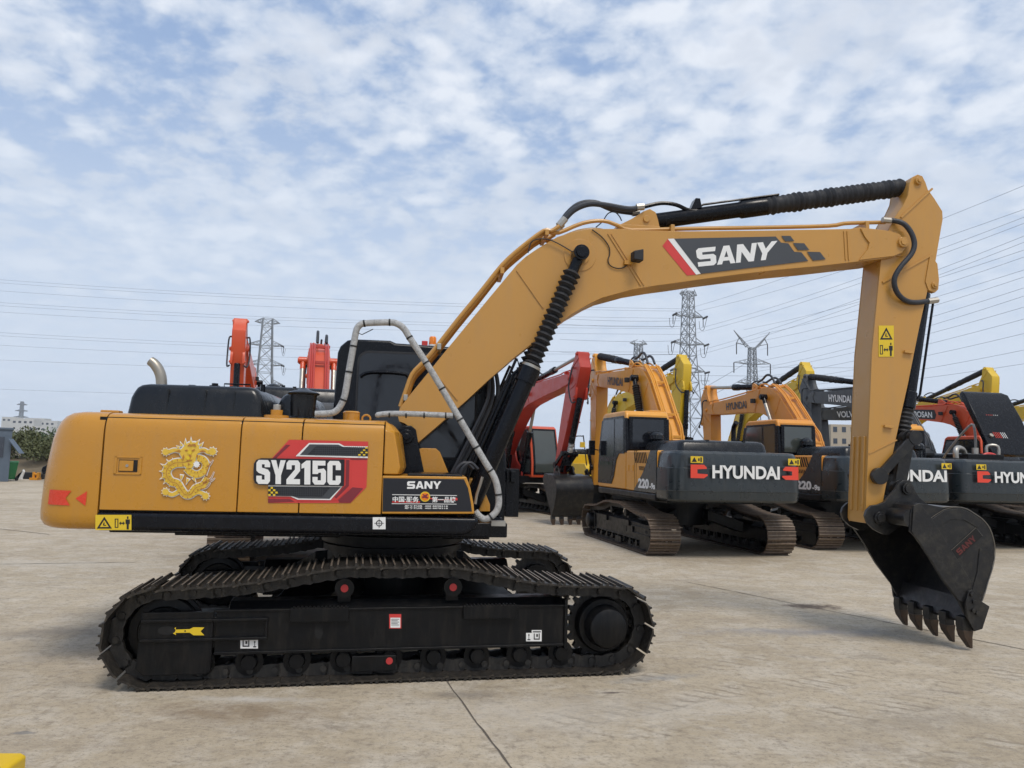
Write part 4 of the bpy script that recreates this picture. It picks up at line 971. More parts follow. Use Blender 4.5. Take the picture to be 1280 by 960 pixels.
# ------------------------------------------------------------------ the other machines in the yard
LOGO_LABELS = {}
def yard_machine(label, loc, heading, group, m_boom, m_side, m_cw, m_cab, pose, cw_word=None, cw_mark=False, side_word=None, boom_word=None, boom_plate=None,
                 m_cyl=None, m_deck=None, glass=None, hood=True, open_hood=False, hood_h=.21, bucket=True, boot=True, swoosh=True, m_bucket=None, pipes=None, shoe=None, rail=False, cat='excavator', plate_side=1, deckh=0., dark_pillars=False):
    root = thing('excavator', label, cat, loc, heading, group)
    m_cyl = m_cyl or M_black; glass = glass or M_glass; m_deck = m_deck or M_blackm
    undercarriage(root, 0, False, M_blackm, shoe or M_rustshoe, M_trk)
    boom, arm, bk = linkage(root, pose, m_boom, m_boom, m_cyl, m_bucket or M_bucket, detail=False, boot=boot, bucket=bucket, m_pipe=pipes)
    H = 1.97 + deckh
    # counterweight
    def plan(i):
        pts = []; r = .34
        for k in range(7): a = pi + pi / 2 * k / 6 ; pts.append((-2.45 + (r - i) * cos(a) , -(1.34 - r) + (r - i) * sin(a)))
        pts = [(-2.02, 1.34 - i), ]
        for k in range(7): a = pi / 2 + pi / 2 * k / 6; pts.append((-2.42 + (r - i) * cos(a), 1.0 + (r - i) * sin(a)))
        pts += [(-2.80 + i, .5), (-2.82 + i, 0), (-2.80 + i, -.5)]
        for k in range(7): a = pi + pi / 2 * k / 6; pts.append((-2.42 + (r - i) * cos(a), -1.0 + (r - i) * sin(a)))
        pts.append((-2.02, -1.34 + i)); return pts
    b = MB().mat(m_cw)
    b.loft([[(x, y, z) for x, y in plan(i)] for z, i in ((1.04, .10), (1.055, .05), (1.09, .02), (1.235, .008), (1.245, 0.0), (1.25, .012), (1.30, .012), (H - .32, .02), (H - .31, .035), (H - .12, .05), (H - .05, .07), (H - .01, .11), (H, .17))])
    cw = b.build('counterweight', None, root, sharp=28)
    # sides
    for sy in (-1, 1):
        front = -.42 if sy > 0 else .25
        b = MB().mat(m_side); o = [(-2.02, 1.16), (front, 1.16), (front, H), (-2.02, H)]
        b.prism(o, *sorted((sy * 1.33, sy * .5))); sp = b.build('side_panel', None, root, bevel=.03)
        if swoosh:
            b = MB().mat(m_cw); yy = sorted((sy * 1.333, sy * 1.30))
            b.prism(smooth2([(-.86, 1.165), (-1.12, 1.36), (-1.42, 1.60), (-1.72, 1.97)], 4) + [(-2.015, 1.97), (-2.015, 1.165)], *yy); b.build('dark_panel', None, sp)
        b = MB().mat(M_gap)
        for k in range(8):
            x = -1.60 + k * .085 if swoosh else -1.7 + k * .085
            b.prism([(x, 1.72), (x + .045, 1.72), (x + .14, 1.93), (x + .095, 1.93)], *sorted((sy * 1.334, sy * 1.30)))
        for k in range(5): x = -1.45 + k * .06; b.prism([(x, 1.58), (x + .03, 1.58), (x + .06, 1.66), (x + .03, 1.66)], *sorted((sy * 1.334, sy * 1.30)))
        for x in (-.98, -.9): b.box(x - .003 if x > -.95 else -1.0, x + .003 if x > -.95 else -.994, *sorted((sy * 1.334, sy * 1.3)), 1.2, 1.98)
        b.build('vent', None, sp)
        b = MB().mat(m_side); b.box(-.84, -.66, *sorted((sy * 1.345, sy * 1.32)), 1.55, 1.68); b.box(-.60 if sy > 0 else -.5, -.47, *sorted((sy * 1.345, sy * 1.32)), 1.55, 1.68); b.build('latch_plate', None, sp, bevel=.01)
        b = MB().mat(m_deck); b.box(-2.0, 1.35, *sorted((sy * 1.34, sy * 1.0)), 1.02, 1.155); b.build('side_rail', None, root, bevel=.03)
    b = MB().mat(m_deck); b.box(-2.0, 1.2, -1.1, 1.1, .98, 1.2); b.box(-2.0, -.35, -.6, 1.2, 1.2, H - .02); b.build('deck_plate', None, root)
    # right front toolbox
    b = MB().mat(m_side); b.prism([(.25, 1.16), (1.25, 1.16), (1.25, 1.45), (1.1, 1.62), (.25, 1.62)], -1.32, -.52); b.build('toolbox', None, root, bevel=.02)
    CT = lambda v: Vector((v.x, v.y, v.z - .11 * min(1, max(0, (v.z - 1.3) / .7))))
    # cab
    cp = [(-.40, 1.16), (-.42, 2.0), (-.38, 2.84), (-.30, 2.93), (1.0, 2.93), (1.12, 2.87), (1.30, 2.3), (1.42, 1.7), (1.42, 1.16)]
    b = MB(CT).mat(m_cab); b.prism(cp, .36, 1.33); cab = b.build('cab', None, root, bevel=.05, seg=3)
    if dark_pillars:
        b = MB(CT).mat(M_black); b.prism([(-.428, 2.03), (-.385, 2.78), (1.17, 2.78), (1.31, 2.3), (1.385, 2.03)], .352, 1.338); b.build('cab_pillars', None, cab, bevel=.03, seg=3)
    for yy in ((1.325, 1.343), (.347, .365)):
        b = MB(CT).mat(M_black); b.prism([(-.33, 2.02), (-.33, 2.74), (-.25, 2.82), (1.03, 2.82), (1.16, 2.5), (1.27, 2.2), (1.36, 1.70), (1.36, 1.25), (.45, 1.25), (.30, 1.45), (.16, 1.85), (.0, 2.02)], *yy); f = b.build('door_frame', None, cab)
        b = MB(CT).mat(glass); y2 = (yy[0] + .012, yy[1] + .004) if yy[0] > 1 else (yy[0] - .004, yy[1] - .01)
        b.prism([(-.27, 2.08), (-.27, 2.72), (-.22, 2.77), (.22, 2.77), (.22, 2.08)], *y2); b.prism([(.30, 1.95), (.30, 2.77), (.99, 2.77), (1.10, 2.5), (1.20, 2.2), (1.25, 1.95)], *y2); b.prism([(.36, 1.82), (1.27, 1.82), (1.30, 1.6), (1.30, 1.33), (.55, 1.33), (.42, 1.5)], *y2)
        b.build('side_window', None, f)
    b = MB(CT).mat(M_black); b.box(-.435, -.38, .42, 1.27, 2.10, 2.80); f = b.build('rear_window_frame', None, cab, bevel=.01)
    b = MB(CT).mat(glass); b.box(-.442, -.42, .50, 1.20, 2.16, 2.75); b.build('rear_window', None, f)
    b = MB(CT).mat(M_black); b.loft([[(x0, .42, z), (x0 + .03, .42, z), (x0 + .03, 1.27, z), (x0, 1.27, z)] for x0, z in ((1.408, 1.25), (1.408, 1.7), (1.29, 2.3), (1.12, 2.84))]); f = b.build('windscreen_frame', None, cab)
    b = MB(CT).mat(glass); b.loft([[(x0, .48, z), (x0 + .03, .48, z), (x0 + .03, 1.21, z), (x0, 1.21, z)] for x0, z in ((1.415, 1.33), (1.415, 1.7), (1.30, 2.3), (1.145, 2.78))]); b.build('windscreen', None, f)
    b = MB(CT).mat(m_cab); b.box(-.25, .2, .45, .75, 2.92, 2.96); b.build('roof_hatch', None, cab, bevel=.015)
    if pose is not None:
        b = MB(CT).mat(M_black); b.tube([(1.38, 1.33, 2.1), (1.40, 1.45, 2.12), (1.40, 1.5, 2.12)], .015, n=6); b.box(1.36, 1.42, 1.42, 1.56, 1.98, 2.32); b.build('mirror', None, cab, bevel=.02)
    # hood and top clutter
    if hood:
        b = MB().mat(M_hood)
        rings = []
        for z, i in ((H - .02, 0), (H + hood_h - .07, .03), (H + hood_h - .02, .07), (H + hood_h, .13)):
            pts = []; r = .12
            for cx_, cy_, a0 in ((-.50 - i - r, -.85 + i + r, -pi / 2), (-.50 - i - r, 1.0 - i - r, 0), (-2.3 + i + r, 1.0 - i - r, pi / 2), (-2.3 + i + r, -.85 + i + r, pi)):
                for k in range(4): a = a0 + pi / 2 * k / 3; pts.append((cx_ + r * cos(a), cy_ + r * sin(a), z))
            rings.append(pts)
        b.loft(rings); 
        for y in (-.4, .35): b.box(-2.22, -.6, y, y + .05, H + hood_h - .05, H + hood_h + .012)
        hd = b.build('engine_hood', None, root, sharp=40)
        b = MB().mat(M_black); b.cyl((-1.9, .55, H + hood_h - .02), (-1.9, .55, H + hood_h + .05), .03, n=8); b.cyl((-1.9, -.3, H + hood_h - .02), (-1.9, -.3, H + hood_h + .05), .03, n=8); b.build('hood_latch', None, hd)
    b = MB().mat(M_hood); b.lathe((-.62, .75, H), (-.62, .75, H + .42), [(0, .10), (.5, .10), (.55, .12), (.6, .15), (.8, .15), (.9, .12), (1, .04)], 20); b.build('air_precleaner', None, root)
    b = MB().mat(M_exh if not hood else M_black); b.tube([(-1.2, -.7, H), (-1.2, -.7, H + .45), (-1.24, -.7, H + .55), (-1.32, -.7, H + .62)], .05, n=12, smooth=4); b.build('exhaust_pipe', None, root)
    for sy in (-1, 1):
        b = MB().mat(m_boom if m_boom is not M_ochre_boom else M_black); b.prism([(-.25, 1.2), (.05, 2.02), (.20, 2.02), (.35, 1.7), (.8, 1.45), (.85, 1.2)], *sorted((sy * .24, sy * .30))); b.build('boom_bracket', None, root, bevel=.01)
    if open_hood:
        b = MB().mat(M_black)
        b.loft([[(-1.50, -1.75, 2.12), (-1.40, -1.75, 2.06), (-1.40, -.55, 2.06), (-1.50, -.55, 2.12)], [(-1.08, -1.77, 3.0), (-.94, -1.77, 2.95), (-.94, -.50, 2.95), (-1.08, -.50, 3.0)], [(-.76, -1.7, 3.62), (-.60, -1.7, 3.58), (-.60, -.46, 3.58), (-.76, -.46, 3.62)], [(-.62, -1.62, 3.70), (-.54, -1.62, 3.62), (-.54, -.50, 3.62), (-.62, -.50, 3.70)]])
        oh = b.build('raised_engine_hood', None, root, bevel=.03)
        for z0_ in (2.52, 3.08):
            b = MB()
            for k in range(7):
                b.mat(M_logored if k < 4 else M_white); y = -.82 - k * .05
                f = lambda z, yy: (-1.50 + (z - 2.12) * .477 - .012 if z < 3.0 else -1.08 + (z - 3.0) * .64 - .012, yy, z)
                b.poly([f(z0_, y), f(z0_, y - .014), f(z0_ + .14, y + .021), f(z0_ + .14, y + .035)])
            b.build('hood_slots', None, oh, flat=True)
        b = MB().mat(M_steel)
        b.tube([(-1.9, .75, 2.0), (-1.9, .75, 2.18), (-1.8, .6, 2.24), (-1.7, .4, 2.2), (-1.65, .3, 2.05)], .06, n=12, smooth=4); b.cyl((-1.6, .0, 2.0), (-1.6, .0, 2.26), .07, n=14); b.tube([(-1.5, -.4, 2.0), (-1.5, -.4, 2.3), (-1.6, -.6, 2.3), (-1.6, -.6, 2.0)], .04, n=10, smooth=4); b.build('engine_pipes', None, root)
        b = MB().mat(M_redv); b.tube([(-1.7, .0, 2.0), (-1.7, -.2, 2.12), (-1.72, -.4, 2.1), (-1.72, -.5, 1.98)], .035, n=10, smooth=4); b.build('coolant_hose', None, root)
        b = MB().mat(M_blackm); b.box(-1.98, -.6, -.9, .9, H - .05, H + .03); b.box(-1.9, -1.2, -.5, .45, H, H + .14); b.build('engine_block', None, root, bevel=.02)
        b = MB().mat(M_wrap); b.tube([(-.2, -1.2, 2.0), (-.2, -1.2, 2.75), (.0, -1.2, 2.85), (.9, -1.2, 2.1), (1.2, -1.2, 1.5)], .03, n=8, smooth=4); b.build('handrail', None, root)
    if rail:
        b = MB().mat(M_black); b.tube([(.2, -1.25, 1.65), (.2, -1.25, 2.55), (.3, -1.25, 2.65), (.8, -1.25, 2.65), (.9, -1.25, 2.55), (1.2, -1.25, 1.3)], .022, n=8, smooth=3); b.build('handrail', None, root)
        b = MB().mat(m_side); b.tube([(.9, -1.25, 2.3), (1.1, -1.4, 2.35)], .012, n=6); b.box(1.08, 1.13, -1.52, -1.32, 2.22, 2.42); b.build('mirror', None, root, bevel=.02)
    # lettering
    zc0, zc1 = 1.48, 1.72; xc = -2.84
    ye = -.74 if cw_mark else -1.02
    if cw_word:
        text_mesh('lettering', cw_word, [(xc, .60, zc0), (xc, ye, zc0), (xc, ye, zc1), (xc, .60, zc1)], M_white, cw, bold=.035)
        if cw_mark:
            b = MB().mat(M_logored)
            def mark(y0, s):
                L = lambda a, t: (xc + .002, y0 - s * a, zc0 + t * (zc1 - zc0))
                b.poly([L(0, 0), L(.26, 0), L(.33, .2), L(.33, .30), L(.13, .34), L(.13, .66), L(.31, .70), L(.31, .8), L(.26, 1), L(0, 1)])
            mark(1.02, 1); b.build('emblem', None, cw, flat=True); b = MB().mat(M_logored); mark(-1.12, -1); b.build('emblem', None, cw, flat=True)
        for y in (1.0, -.94):
            b = MB(); b.mat(M_yv); f = lambda a, t: (-2.795 + (.0), y - a * .24, H - .22 + t * .12)
            b.poly([f(0, 0), f(1, 0), f(1, 1), f(0, 1)]); b.mat(M_blkv); g = lambda a, t: (f(a, t)[0] - .002, f(a, t)[1], f(a, t)[2])
            b.poly([g(.08, .15), g(.5, .15), g(.29, .88)]); b.poly([g(.6, .3), g(.72, .3), g(.72, .7), g(.6, .7)]); b.poly([g(.78, .15), g(.9, .15), g(.9, .85), g(.78, .85)]); b.build('safety_label', None, cw, flat=True)
    if side_word:
        yy = 1.338; z0 = 1.23
        t1, t2 = side_word
        text_mesh('model_number', t1, [(-1.12, yy, z0), (-1.68, yy, z0), (-1.68, yy, z0 + .19), (-1.12, yy, z0 + .19)], M_white, root, bold=.05)
        if t2: text_mesh('model_number', t2, [(-1.71, yy, z0), (-1.98, yy, z0), (-1.98, yy, z0 + .12), (-1.71, yy, z0 + .12)], M_white, root, bold=.05)
    if boom_word:
        word, m = boom_word
        for sy in ((1,) if plate_side > 0 else (-1,)):
            px_ = [(985, 326), (850, 338), (850, 312), (985, 300)] if sy > 0 else [(850, 338), (985, 326), (985, 300), (850, 312)]
            q = [pose.B(P(u, v, -BW)) for u, v in px_]; yy = sy * (BW + .012)
            if boom_plate:
                pp = [(1000, 332), (836, 345), (828, 325), (836, 304), (1000, 293), (1010, 312)]
                pq = [pose.B(P(u, v, -BW)) for u, v in pp]; b = MB().mat(boom_plate); b.poly([(x, sy * (BW + .004), z) for x, z in pq]); b.build('name_plate', None, boom, flat=True)
            text_mesh('lettering', word, [(x, yy, z) for x, z in q], m, boom, bold=.03)
    lx, lz = pose.B(P(795, 322, -BW)); b = MB().mat(M_rubber)
    for sy in (-1, 1): b.box(lx - .06, lx + .06, *sorted((sy * (BW + .02), sy * (BW + .12))), lz - .06, lz + .06)
    b.build('work_light', None, root, bevel=.01)
    # hose loop from the boom to the arm
    pA = pose.A(P(1118, 277, 0)); pB = pose.A(P(1165, 376, 0)); pM = pose.A(P(1128, 335, 0))
    for sy in (-1, 1):
        b = MB().mat(M_hose); b.tube([(pA[0], sy * .19, pA[1]), (pA[0] + .15, sy * .26, pA[1] - .05), (pM[0] + .03, sy * .28, pM[1]), (pB[0] - .1, sy * .25, pB[1]), (pB[0], sy * .18, pB[1])], .022, n=8, smooth=5); b.build('loop_hose', None, root)
    return root

def Hd(deg): return radians(90 + deg)      # heading: degrees to the left of straight away from the camera
GA = 'excavators parked with their tails to the camera'; GB = 'excavators parked facing the camera'
def yard():
    k = Hd(12)
    def centre(u, Y, lat=1.34, back=2.42, hd=12, px=True):
        """swing centre of a machine whose left rear corner is seen at column u and depth Y"""
        X = (u - 640) / FPX * Y; h = Vector((-sin(radians(hd)), cos(radians(hd)), 0)); r = Vector((h.y, -h.x, 0))
        return Vector((X, Y, 0)) + h * back + r * lat
    R_ = {}
    yard_machine('nearest orange excavator with its whole brand name showing on the dark counterweight', centre(832, 14.0), k, GA, M_hyor, M_hyor, M_slate, M_hyor, Pose(-1, 10, -12),
                 cw_word='HYUNDAI', cw_mark=True, side_word=('220', '-9s'), dark_pillars=True, boom_word=('HYUNDAI', M_grey), boot=True)
    yard_machine('orange excavator with a pale rear cab window, left of the upright yellow arm', centre(1041, 15.7), k, GA, M_hyor2, M_hyor2, M_slate, M_hyor2, Pose(-8, 14, -10),
                 cw_word='HYUNDAI', cw_mark=False, side_word=('220', '-9s'), dark_pillars=True, boom_word=('HYUNDAI', M_grey), glass=M_glass2, boot=False)
    yard_machine('dark boomed excavator with its engine hood standing open at the right edge', centre(1187, 16.8, hd=9), Hd(9), GA, M_dgrey, M_hyor, M_slate, M_hyor, Pose(-2, 6, -10),
                 cw_word='HYUNDAI', cw_mark=True, side_word=('9T', ''), dark_pillars=True, boom_word=('HYUNDAI', M_white), hood=False, open_hood=True)
    yard_machine('dark grey excavator whose lettered boom shows just left of the upright yellow arm', Vector((12.5, 22.6, 0)), k, GA, M_dgrey, M_yel, M_dgrey, M_dgrey, Pose(-6, 8, -10), boom_word=('VOLVO', M_white))
    yard_machine('orange-red excavator with a dark name plate on its boom, right of the upright yellow arm', Vector((15.9, 24.4, 0)), k, GA, M_orr, M_orr, M_dgrey, M_orr, Pose(-3, 6, -10), boom_word=('DOOSAN', M_white), boom_plate=M_blkv)
    yard_machine('orange-red excavator with grey engine housing, seen end on behind the foreground cab', Vector((-3.5, 13.7, 0)), Hd(15), GA, M_orr, M_dgrey, M_dgrey, M_dgrey, Pose(-5, 2, 0), hood_h=.24, boot=False, m_cyl=M_orr, pipes=M_red, swoosh=False, deckh=.53, shoe=M_rustshoe)
    f = Hd(-165.5)
    yard_machine('red excavator facing the camera with its bucket on the ground', Vector((-.15, 25.6, 0)), Hd(-159), GB, M_red, M_orr, M_orr, M_orr, Pose(-2, -10, 12), glass=M_glass2, swoosh=False, boot=False)
    yard_machine('yellow excavator with a deck handrail, seen between the red and orange machines', Vector((3.5, 30.0, 0)), Hd(-155), GB, M_yel, M_yel, M_yel, M_yel, Pose(5, 2, -5), swoosh=False, rail=True)
    yard_machine('yellow excavator whose arm tip rises behind the second orange boom', Vector((9.2, 32.0, 0)), f, GB, M_yel, M_yel, M_yel, M_yel, Pose(6, 0, -5), swoosh=False)
    yard_machine('yellow excavator whose arm tip rises behind the orange-red boom at the right', Vector((15.9, 32.2, 0)), f, GB, M_yel, M_yel, M_yel, M_yel, Pose(6, 0, -5), swoosh=False)
    yard_machine('yellow excavator partly showing at the far right edge behind the open hood', Vector((19.3, 32.6, 0)), f, GB, M_yel, M_yel, M_yel, M_yel, Pose(2, 0, -5), swoosh=False)
    yard_machine('orange-red excavator whose arm head stands above the left end of the foreground engine hood', Vector((-8.55, 25.0, 0)), f, GB, M_orr, M_orr, M_orr, M_orr, Pose(4, 2, -5), swoosh=False)
# ------------------------------------------------------------------ setting
def ground_material():
    m = bpy.data.materials.new('yard_concrete'); m.use_nodes = True; nt = m.node_tree; N = nt.nodes; L = nt.links; b = N['Principled BSDF']
    geo = N.new('ShaderNodeNewGeometry')
    def noise(scale, detail=6, rough=.6, vec=None, dist=0.):
        n = N.new('ShaderNodeTexNoise'); n.inputs['Scale'].default_value = scale; n.inputs['Detail'].default_value = detail; n.inputs['Roughness'].default_value = rough; n.inputs['Distortion'].default_value = dist
        L.new(vec or geo.outputs['Position'], n.inputs['Vector']); return n.outputs['Fac']
    def rng(src, a, b_, c=0., d=1.):
        r = N.new('ShaderNodeMapRange'); r.inputs['From Min'].default_value = a; r.inputs['From Max'].default_value = b_; r.inputs['To Min'].default_value = c; r.inputs['To Max'].default_value = d
        L.new(src, r.inputs['Value']); return r.outputs['Result']
    def mixc(f, a, b_):
        x = N.new('ShaderNodeMix'); x.data_type = 'RGBA'
        if isinstance(f, float): x.inputs[0].default_value = f
        else: L.new(f, x.inputs[0])
        for i, v in ((6, a), (7, b_)):
            if isinstance(v, tuple): x.inputs[i].default_value = (*v, 1)
            else: L.new(v, x.inputs[i])
        return x.outputs[2]
    def math_(op, a, b_=None, c=None):
        x = N.new('ShaderNodeMath'); x.operation = op
        for i, v in enumerate((a, b_, c)):
            if v is None: continue
            if isinstance(v, (float, int)): x.inputs[i].default_value = v
            else: L.new(v, x.inputs[i])
        return x.outputs[0]
    def mapped(rot, scl, loc=(0, 0, 0)):
        mp = N.new('ShaderNodeMapping'); mp.inputs['Rotation'].default_value = (0, 0, radians(rot)); mp.inputs['Scale'].default_value = scl; mp.inputs['Location'].default_value = loc
        L.new(geo.outputs['Position'], mp.inputs['Vector']); return mp.outputs['Vector']
    c = mixc(rng(noise(.35, 8, .7), .35, .65), (.38, .312, .218), (.52, .44, .325))
    c = mixc(rng(noise(2.2, 8, .72, None, .4), .46, .60, 0, .6), c, (.56, .50, .41))
    c = mixc(rng(noise(.9, 9, .7, mapped(20, (1, 2.6, 1), (5, 3, 0)), .6), .50, .72, 0, .55), c, (.28, .23, .175))
    c = mixc(rng(noise(14, 8, .75), .50, .66, 0, .5), c, (.22, .18, .135))
    c = mixc(rng(noise(60, 4, .6), .62, .72, 0, .5), c, (.58, .55, .50)); c = mixc(rng(noise(38, 6, .8), .55, .62, 0, .6), c, (.17, .14, .105)); c = mixc(rng(noise(7, 10, .8), .50, .62, 0, .30), c, (.24, .20, .155))
    # greasy patches and pale streaks
    c = mixc(rng(noise(.55, 5, .55, mapped(-12, (1, 1.7, 1), (11.3, 2.2, 0)), .3), .66, .74, 0, .5), c, (.17, .15, .13))
    c = mixc(rng(noise(1.6, 8, .7, mapped(14, (.35, 3.2, 1)), .2), .60, .74, 0, .5), c, (.52, .49, .44))
    # rolled tracks: bands of repeated cross marks
    hgt = noise(18, 10, .75); band_all = None
    bands = [((665, 902), (1095, 838), .17, .0), ((770, 858), (1000, 812), .13, .1), ((1120, 962), (1290, 915), .16, 0.), ((1000, 905), (1290, 838), .20, .1), ((560, 945), (900, 905), .14, .2), ((700, 700), (1280, 688), .35, .1), ((640, 800), (1050, 760), .16, .3), ((0, 860), (130, 905), .2, .3), ((-60, 760), (110, 716), .3, .2), ((120, 955), (520, 900), .2, .3)]
    for (ua, va), (ub, vb), half, thr in bands:
        pa, pb = on_ground(ua, va), on_ground(ub, vb); rot = atan2(pb.y - pa.y, pb.x - pa.x); Lh = (pb - pa).length
        mp = N.new('ShaderNodeMapping'); mp.vector_type = 'TEXTURE'; mp.inputs['Location'].default_value = (pa.x, pa.y, 0); mp.inputs['Rotation'].default_value = (0, 0, rot); L.new(geo.outputs['Position'], mp.inputs['Vector'])
        sep = N.new('ShaderNodeSeparateXYZ'); L.new(mp.outputs[0], sep.inputs[0])
        wob = rng(noise(.5, 2, .5), .3, .7, -1, 1); y = math_('ADD', sep.outputs['Y'], math_('MULTIPLY', wob, .10)); d = math_('ABSOLUTE', y)
        inb = math_('MULTIPLY', rng(d, half, half - .05, 0, 1), math_('MULTIPLY', rng(sep.outputs['X'], -.3, .3, 0, 1), rng(sep.outputs['X'], Lh + .3, Lh - .3, 0, 1)))
        ph = math_('ADD', math_('MULTIPLY', sep.outputs['X'], 40.0), math_('MULTIPLY', y, 22.0)); ph = math_('ADD', ph, math_('MULTIPLY', noise(9.0, 4, .6), 5.0)); sn = math_('SINE', ph)
        mask = math_('MULTIPLY', inb, rng(sn, .25, .9, 0, 1)); edge = math_('MULTIPLY', rng(math_('ABSOLUTE', math_('SUBTRACT', d, half - .02)), .03, .005, 0, .8), inb)
        mask = math_('MULTIPLY', math_('MAXIMUM', mask, edge), rng(noise(2.2, 5, .65), .38 + thr * .4, .56 + thr * .3, 0, 1))
        band_all = mask if band_all is None else math_('MAXIMUM', band_all, mask)
    c = mixc(math_('MULTIPLY', band_all, .5), c, (.19, .15, .105))
    # local stains: (x, y, half-length, half-width, angle, colour, strength)
    def stain(u, v, rx, ry, rot, col, k, c, hard=.45):
        p = on_ground(u, v); mp = N.new('ShaderNodeMapping'); mp.vector_type = 'TEXTURE'; mp.inputs['Location'].default_value = (p.x, p.y, 0); mp.inputs['Rotation'].default_value = (0, 0, radians(rot)); mp.inputs['Scale'].default_value = (rx, ry, 1)
        L.new(geo.outputs['Position'], mp.inputs['Vector']); ln = N.new('ShaderNodeVectorMath'); ln.operation = 'LENGTH'; L.new(mp.outputs[0], ln.inputs[0])
        dd = math_('ADD', ln.outputs['Value'], math_('MULTIPLY', rng(noise(5.0, 8, .75), .3, .7, -1, 1), .55))
        return mixc(math_('MULTIPLY', rng(dd, 1.0, hard, 0, 1), k), c, col)
    c = stain(1012, 758, .42, .20, 0, (.09, .065, .05), .9, c); c = stain(310, 890, .9, .25, 0, (.20, .14, .085), .6, c, .1); c = stain(70, 790, .8, .35, 20, (.17, .155, .14), .5, c, .1)
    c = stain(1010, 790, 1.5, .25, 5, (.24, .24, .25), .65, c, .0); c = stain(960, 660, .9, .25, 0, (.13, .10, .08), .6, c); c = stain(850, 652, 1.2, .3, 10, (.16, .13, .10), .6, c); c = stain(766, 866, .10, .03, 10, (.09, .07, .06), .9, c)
    c = stain(820, 848, .55, .12, 20, (.25, .26, .27), .5, c, 0.); c = stain(320, 874, .6, .08, 0, (.6, .58, .55), .5, c, 0.); c = stain(700, 890, 1.6, .5, 10, (.50, .455, .39), .5, c, 0.); c = stain(60, 705, 2.5, .5, 5, (.52, .48, .41), .5, c, 0.)
    c = stain(28, 916, .10, .04, 0, (.14, .15, .16), .6, c); c = stain(1150, 900, 1.2, .3, 15, (.26, .22, .17), .5, c, 0.); c = stain(400, 690, 3., .5, 0, (.20, .17, .14), .5, c, 0.)
    L.new(c, b.inputs['Base Color'])
    L.new(rng(noise(3, 5, .6), .3, .7, .72, .92), b.inputs['Roughness']); b.inputs['Specular IOR Level'].default_value = .3
    h = math_('ADD', math_('MULTIPLY', hgt, .9), math_('MULTIPLY', noise(2.5, 6, .6, mapped(15, (1, 2.5, 1))), 1.4)); h = math_('SUBTRACT', h, math_('MULTIPLY', band_all, .5))
    bp = N.new('ShaderNodeBump'); bp.inputs['Strength'].default_value = .8; bp.inputs['Distance'].default_value = .02; L.new(h, bp.inputs['Height']); L.new(bp.outputs['Normal'], b.inputs['Normal'])
    return m
def sheet(name, x0, x1, y0, y1, z, mat, kind='structure'):
    b = MB().mat(mat); b.poly([(x0, y0, z), (x1, y0, z), (x1, y1, z), (x0, y1, z)]); o = b.build(name, None, None, flat=True); o['kind'] = kind; return o

